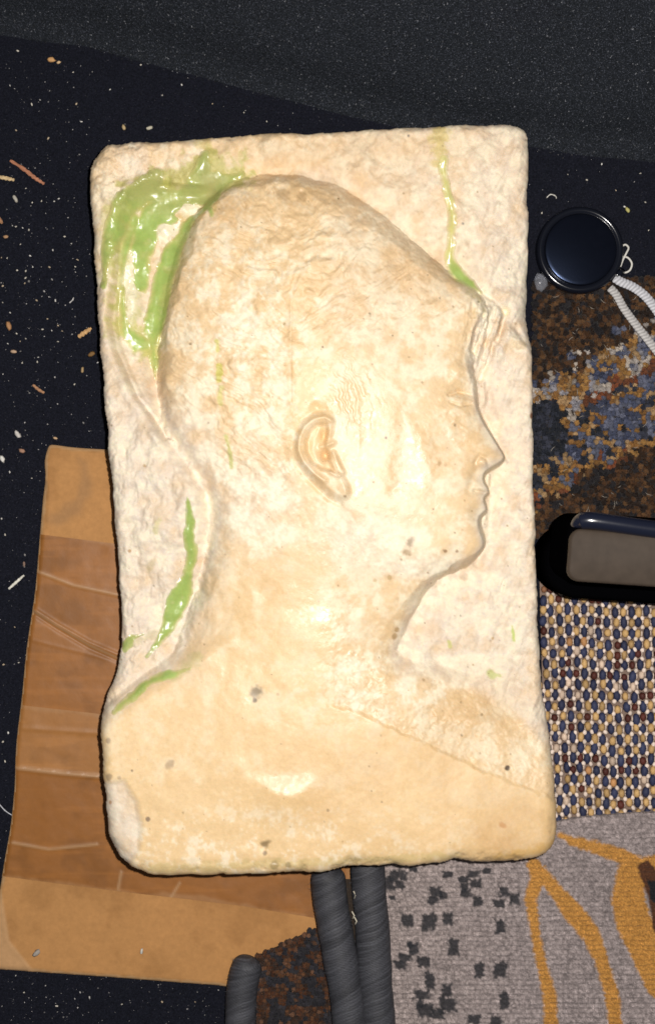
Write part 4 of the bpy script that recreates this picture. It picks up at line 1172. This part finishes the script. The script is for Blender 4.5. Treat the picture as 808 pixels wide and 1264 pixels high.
# ------------------------------------------------------------------ tall black case at the right edge
def case():
    zt = 225.0
    root = thing('black_case', 'tall black case with dull brown-grey top at the right edge', 'case', PW(760, 680, 8))
    ct, st_ = math.cos(math.radians(4)), math.sin(math.radians(4))
    def turn(P):
        P = np.array(P, float); x = P[:, 0] - 705; y = P[:, 1] - 640
        return np.stack([705 + x * ct - y * st_, 640 + x * st_ + y * ct], 1)
    def rr(u0, v0, u1, v1, r, n=8):
        out = []
        for (a, b, st) in ((u1 - r, v0 + r, -90), (u1 - r, v1 - r, 0), (u0 + r, v1 - r, 90), (u0 + r, v0 + r, 180)):
            for k in range(n + 1):
                t = math.radians(st + 90 * k / n); out.append((a + r * math.cos(t), b + r * math.sin(t)))
        return turn(out)
    k = (H - zt) / H
    def ring(u0, v0, u1, v1, r, z):
        P = rr(u0, v0, u1, v1, r); return np.stack([(P[:, 0] - CU) * k, (CV - P[:, 1]) * k, np.full(len(P), z)], 1)
    def loft(rings, cap_last=True, cap_first=True):
        n = len(rings[0]); co = np.concatenate(rings); F = []
        for i in range(len(rings) - 1):
            for j in range(n):
                j2 = (j + 1) % n; F.append((i * n + j, (i + 1) * n + j, (i + 1) * n + j2, i * n + j2))
        if cap_last: F.append(tuple((len(rings) - 1) * n + j for j in range(n))[::-1])
        if cap_first: F.append(tuple(range(n)))
        return co * S, F
    a = (702, 632, 990, 719, 24)
    def shr(s, z): return ring(a[0] + s, a[1] + s, a[2] - s, a[3] - s, max(a[4] - s, 3), z)
    co, F = loft([shr(0, 108), shr(0, 120), shr(0, zt - 14), shr(1, zt - 7), shr(3.5, zt - 2.5), shr(7, zt - 0.5)])
    mesh_np('body', co, F, M['case'], root)
    kb = (H - 110) / H
    def low(s_, z):
        P = rr(676 + s_, 648 + s_, 1000 - s_, 738 - s_, 42 - s_); return np.stack([(P[:, 0] - CU) * kb, (CV - P[:, 1]) * kb, np.full(len(P), z)], 1)
    co, F = loft([low(4, 9.5), low(0, 16), low(0, 100), low(2, 107), low(6, 110)])
    mesh_np('base', co, F, M['case'], root)  # added lower tier; its black stands in for the shadow beside the case
    def bar(u0, v0, u1, v1, r, z0, z1, bev):
        return loft([ring(u0, v0, u1, v1, r, z0), ring(u0, v0, u1, v1, r, z1 - bev), ring(u0 + bev * .3, v0 + bev * .3, u1, v1 - bev * .3, r, z1 - bev * .35), ring(u0 + bev, v0 + bev, u1 - bev, v1 - bev, max(r - bev, 1), z1)])
    co, F = bar(704, 652, 986, 717, 14, zt - 6, zt + 4, 3.5)
    mesh_np('top_plate', co, F, M['case_top'], root)
    # rolled gloss trim along the back edge
    P = [np.array(((u - CU) * k, (CV - v) * k, z)) for (u, v), z in [(tuple(turn([(q_[0], q_[1])])[0]), q_[2]) for q_ in catmull([(708,650,zt-6),(716,643,zt-2),(730,641,zt+2),(760,643,zt+3),(800,646,zt+3),(860,649,zt+3),(980,652,zt+3)], 10, False)]]
    r = [3 + 6.5 * min(1, i / 12) for i in range(len(P))]
    co, F = tube(P, r, 20)
    mesh_np('trim', co * S, F, M['case_gloss'], root)
case()

# ------------------------------------------------------------------ crumbs, splinters and lint on the black carpet
def debris():
    R = np.random.default_rng(91)
    bc, bf = blob_unit(7, 5)
    shapes = []
    for i in range(5):
        me_c = bc * (1 + 0.55 * (R.random((len(bc), 1)) - 0.5)) * np.array((1, R.uniform(.6, .9), .6))
        shapes.append(me_c)
    def crumb(name, u, v, r, colr, label, cat, group=None, asp=1.0, an=None):
        p = shapes[R.integers(5)] * np.array((r * asp, r, r * 0.8)) * S
        an = R.uniform(0, 6.28) if an is None else an
        ca, sa = math.cos(an), math.sin(an)
        p = np.stack([p[:, 0] * ca - p[:, 1] * sa, p[:, 0] * sa + p[:, 1] * ca, p[:, 2]], 1)
        z = r * 0.45 + 0.4
        x, y, zz = PW(u, v, z)
        o = mesh_np(name, p, bf, M['crumb'], cols=np.tile(np.array(colr) * R.uniform(.8, 1.15), (len(p), 1)), smooth_shade=False)
        o.location = (x, y, zz)
        tag(o, label, cat, group)
    def stick(name, pts, rad, colr, label, cat, flat=0.6):
        P = catmull(pts, 6, False)
        n = len(P); r = [rad * (0.35 + 0.65 * math.sin(math.pi * (0.12 + 0.8 * i / (n - 1)))) for i in range(n)]
        co, F = tube(np.array([PW(*p) for p in P]) / S, r, 7, lambda l, a: 0.2 * rad * math.sin(l * 1.3 + a * 2), flat)
        o = mesh_np(name, co * S, F, M['crumb'], cols=np.tile(colr, (len(co), 1)) * R.uniform(.8, 1.2, (len(co), 1)), smooth_shade=False)
        tag(o, label, cat)
    stick('splinter', [(13,198,3),(30,209,3),(44,220,3),(55,227,2)], 2.4, (0.42, 0.18, 0.10), 'long reddish wood splinter near the left edge', 'splinter')
    stick('twig_bit', [(-3,218,3),(8,220,3),(18,222,3)], 2.4, (0.60, 0.44, 0.24), 'short straw-yellow twig at the left edge, under the red splinter', 'twig')
    stick('wood_chip', [(97,416,3),(104,411,4),(113,405,3)], 2.8, (0.60, 0.36, 0.16), 'tan wood chip touching the left side of the slab', 'wood chip')
    stick('white_splinter', [(11,727,3),(20,719,3),(30,710,2)], 1.7, (0.66, 0.64, 0.56), 'straight white splinter left of the cardboard', 'splinter')
    stick('brown_shaving', [(41,475,3),(48,481,3),(55,485,2)], 1.9, (0.36, 0.19, 0.10), 'small brown shaving with grey tip on the left', 'shaving')
    stick('bark_bit', [(-2,268,3),(3,276,3)], 2.4, (0.35, 0.18, 0.09), 'brown bark bit cut by the left frame edge', 'bark')
    stick('lint_thread', [(86,374,2),(90,370,3),(91,367,2)], 0.7, (0.6, 0.58, 0.56), 'tiny white thread left of the slab', 'thread')
    stick('curved_hair', [(674,244,3),(679,240,5),(685,242,4),(686,245,2)], 0.65, (0.62, 0.6, 0.55), 'small curved white thread above the round cap', 'thread')
    stick('grey_thread', [(-4,988,2),(6,1000,3),(18,1008,2)], 0.6, (0.55, 0.56, 0.6), 'fine grey thread at the left edge beside the cardboard', 'thread')
    # tuft of brown seed husk beside the slab
    for (u, v, r, c, lab, nm) in [(113,437,4.2,(0.24,0.13,0.045),'fuzzy dark brown husk against the left side of the slab','husk'),
                                  (64,74,4.4,(0.52,0.29,0.12),'orange-brown flake at the upper left','flake'),
                                  (73,77,2.4,(0.60,0.42,0.24),'small tan flake beside the orange-brown flake','flake'),
                                  (11,402,4.6,(0.50,0.26,0.12),'orange-brown crumb at the left edge','crumb'),
                                  (102,457,3.2,(0.46,0.32,0.16),'tan crumb below the dark husk','crumb'),
                                  (17,434,3.2,(0.44,0.30,0.20),'tan crumb near the left edge, lowest of its cluster','crumb'),
                                  (774,259,3.4,(0.46,0.42,0.15),'yellowish crumb above the cord of the round cap','crumb'),
                                  (19,245,4.2,(0.50,0.47,0.40),'largest grey-white crumb under the splinters','crumb'),
                                  (7,292,3.0,(0.44,0.26,0.14),'brown seed near the left edge','seed'),
                                  (185,99,0,(0,0,0),'',''),
                                  (153,157,3.2,(0.56,0.42,0.22),'tan crumb above the upper left corner of the slab','crumb'),
                                  (184,158,3.6,(0.60,0.56,0.44),'pale crumb just above the top edge of the slab','crumb'),
                                  (22,536,4.2,(0.66,0.62,0.58),'white chip left of the cardboard top','chip'),
                                  (27,556,3.6,(0.32,0.18,0.12),'reddish crumb below the white chip','crumb'),
                                  (3,567,4.0,(0.64,0.62,0.58),'white chip cut by the left frame edge','chip'),
                                  (69,541,2.4,(0.50,0.34,0.20),'tan crumb on the carpet above the cardboard corner','crumb'),
                                  (378,133,0,(0,0,0),'',''),
                                  (30,696,2.8,(0.26,0.17,0.13),'dull brown crumb beside the white splinter','crumb'),
                                  (176,1172,3.0,(0.62,0.60,0.54),'white crumb on the lower cardboard','crumb'),
                                  (47,1174,4.4,(0.40,0.36,0.32),'grey smear-like flake on the lower left cardboard','flake')]:
        if r == 0: continue
        crumb({'husk':'seed_husk','flake':'flake','crumb':'crumb','seed':'seed','chip':'white_chip'}[nm], u, v, r, c, lab, nm, None, 1.25)
        if nm in ('crumb', 'flake') and v > 1100:
            bpy.context.scene.collection.objects[-1].location.z += 8 * S
    # alike pale crumbs
    pts = [(31,232),(52,247),(40,249),(67,249),(27,281),(20,280),(36,283),(25,302),(65,308),(14,279),(96,320),(93,329),(42,331),(62,331),(32,335),(21,334),(31,342),(4,353),(31,349),
           (3,373),(59,394),(53,406),(64,409),(71,401),(76,409),(72,421),(20,411),(32,418),(25,421),(10,425),(92,474),(4,462),(46,447),(28,447),(37,316),(80,292),(73,245),
           (48,440),(9,318),(2,318),(45,370),(12,386),(68,372),(88,300),(3,640),(12,582),(40,590),(8,660),(18,775),(6,820),(24,818),(10,905),(4,915),(6,940),(10,1041),(20,1205),(110,1230),
           (150,1240),(200,1235),(240,1236),(70,1242),(30,1225),(12,105),(40,130),(90,90),(136,110),(100,150),(60,170),(20,160),(225,105),(300,140),(262,128),(200,118),(330,150),(175,80),(95,128),(22,63),
           (700,215),(742,202),(771,255),(724,222),(790,214),(690,180),(760,235),(800,285),(796,250),(668,263),(676,275)]
    for (u, v) in pts:
        r = R.uniform(0.85, 1.6)
        c = [(0.60, 0.56, 0.48), (0.66, 0.64, 0.60), (0.50, 0.40, 0.28)][R.choice(3, p=[.5, .3, .2])]
        crumb('pale_crumb', u + R.normal(0, .6), v + R.normal(0, .6), r, c, 'tiny pale crumb scattered on the black carpet', 'crumb', 'tiny pale crumbs on the black carpet', R.uniform(1, 1.4))
    # dust beyond counting
    items = []
    for _ in range(750):
        k = R.random()
        if k < 0.5: u, v = R.uniform(-10, 140), R.uniform(60, 1260)
        elif k < 0.7: u, v = R.normal(50, 45), R.normal(370, 110)
        elif k < 0.85: u, v = R.uniform(0, 808), R.uniform(90, 260)
        else: u, v = R.uniform(0, 300), R.uniform(1205, 1270)
        r = 0.28 + R.exponential(0.2)
        b = R.uniform(.25, 1.0)
        items.append((u, v, 0.9, r * R.uniform(1, 1.8), r, r * .7, R.uniform(0, 3), np.array((0.55, 0.53, 0.52)) * b))
    o = blobs('dust', items, M['crumb'], None, unit=blob_unit(5, 3))
    tag(o, 'fine pale dust over the black carpet', 'dust', kind='stuff')
debris()
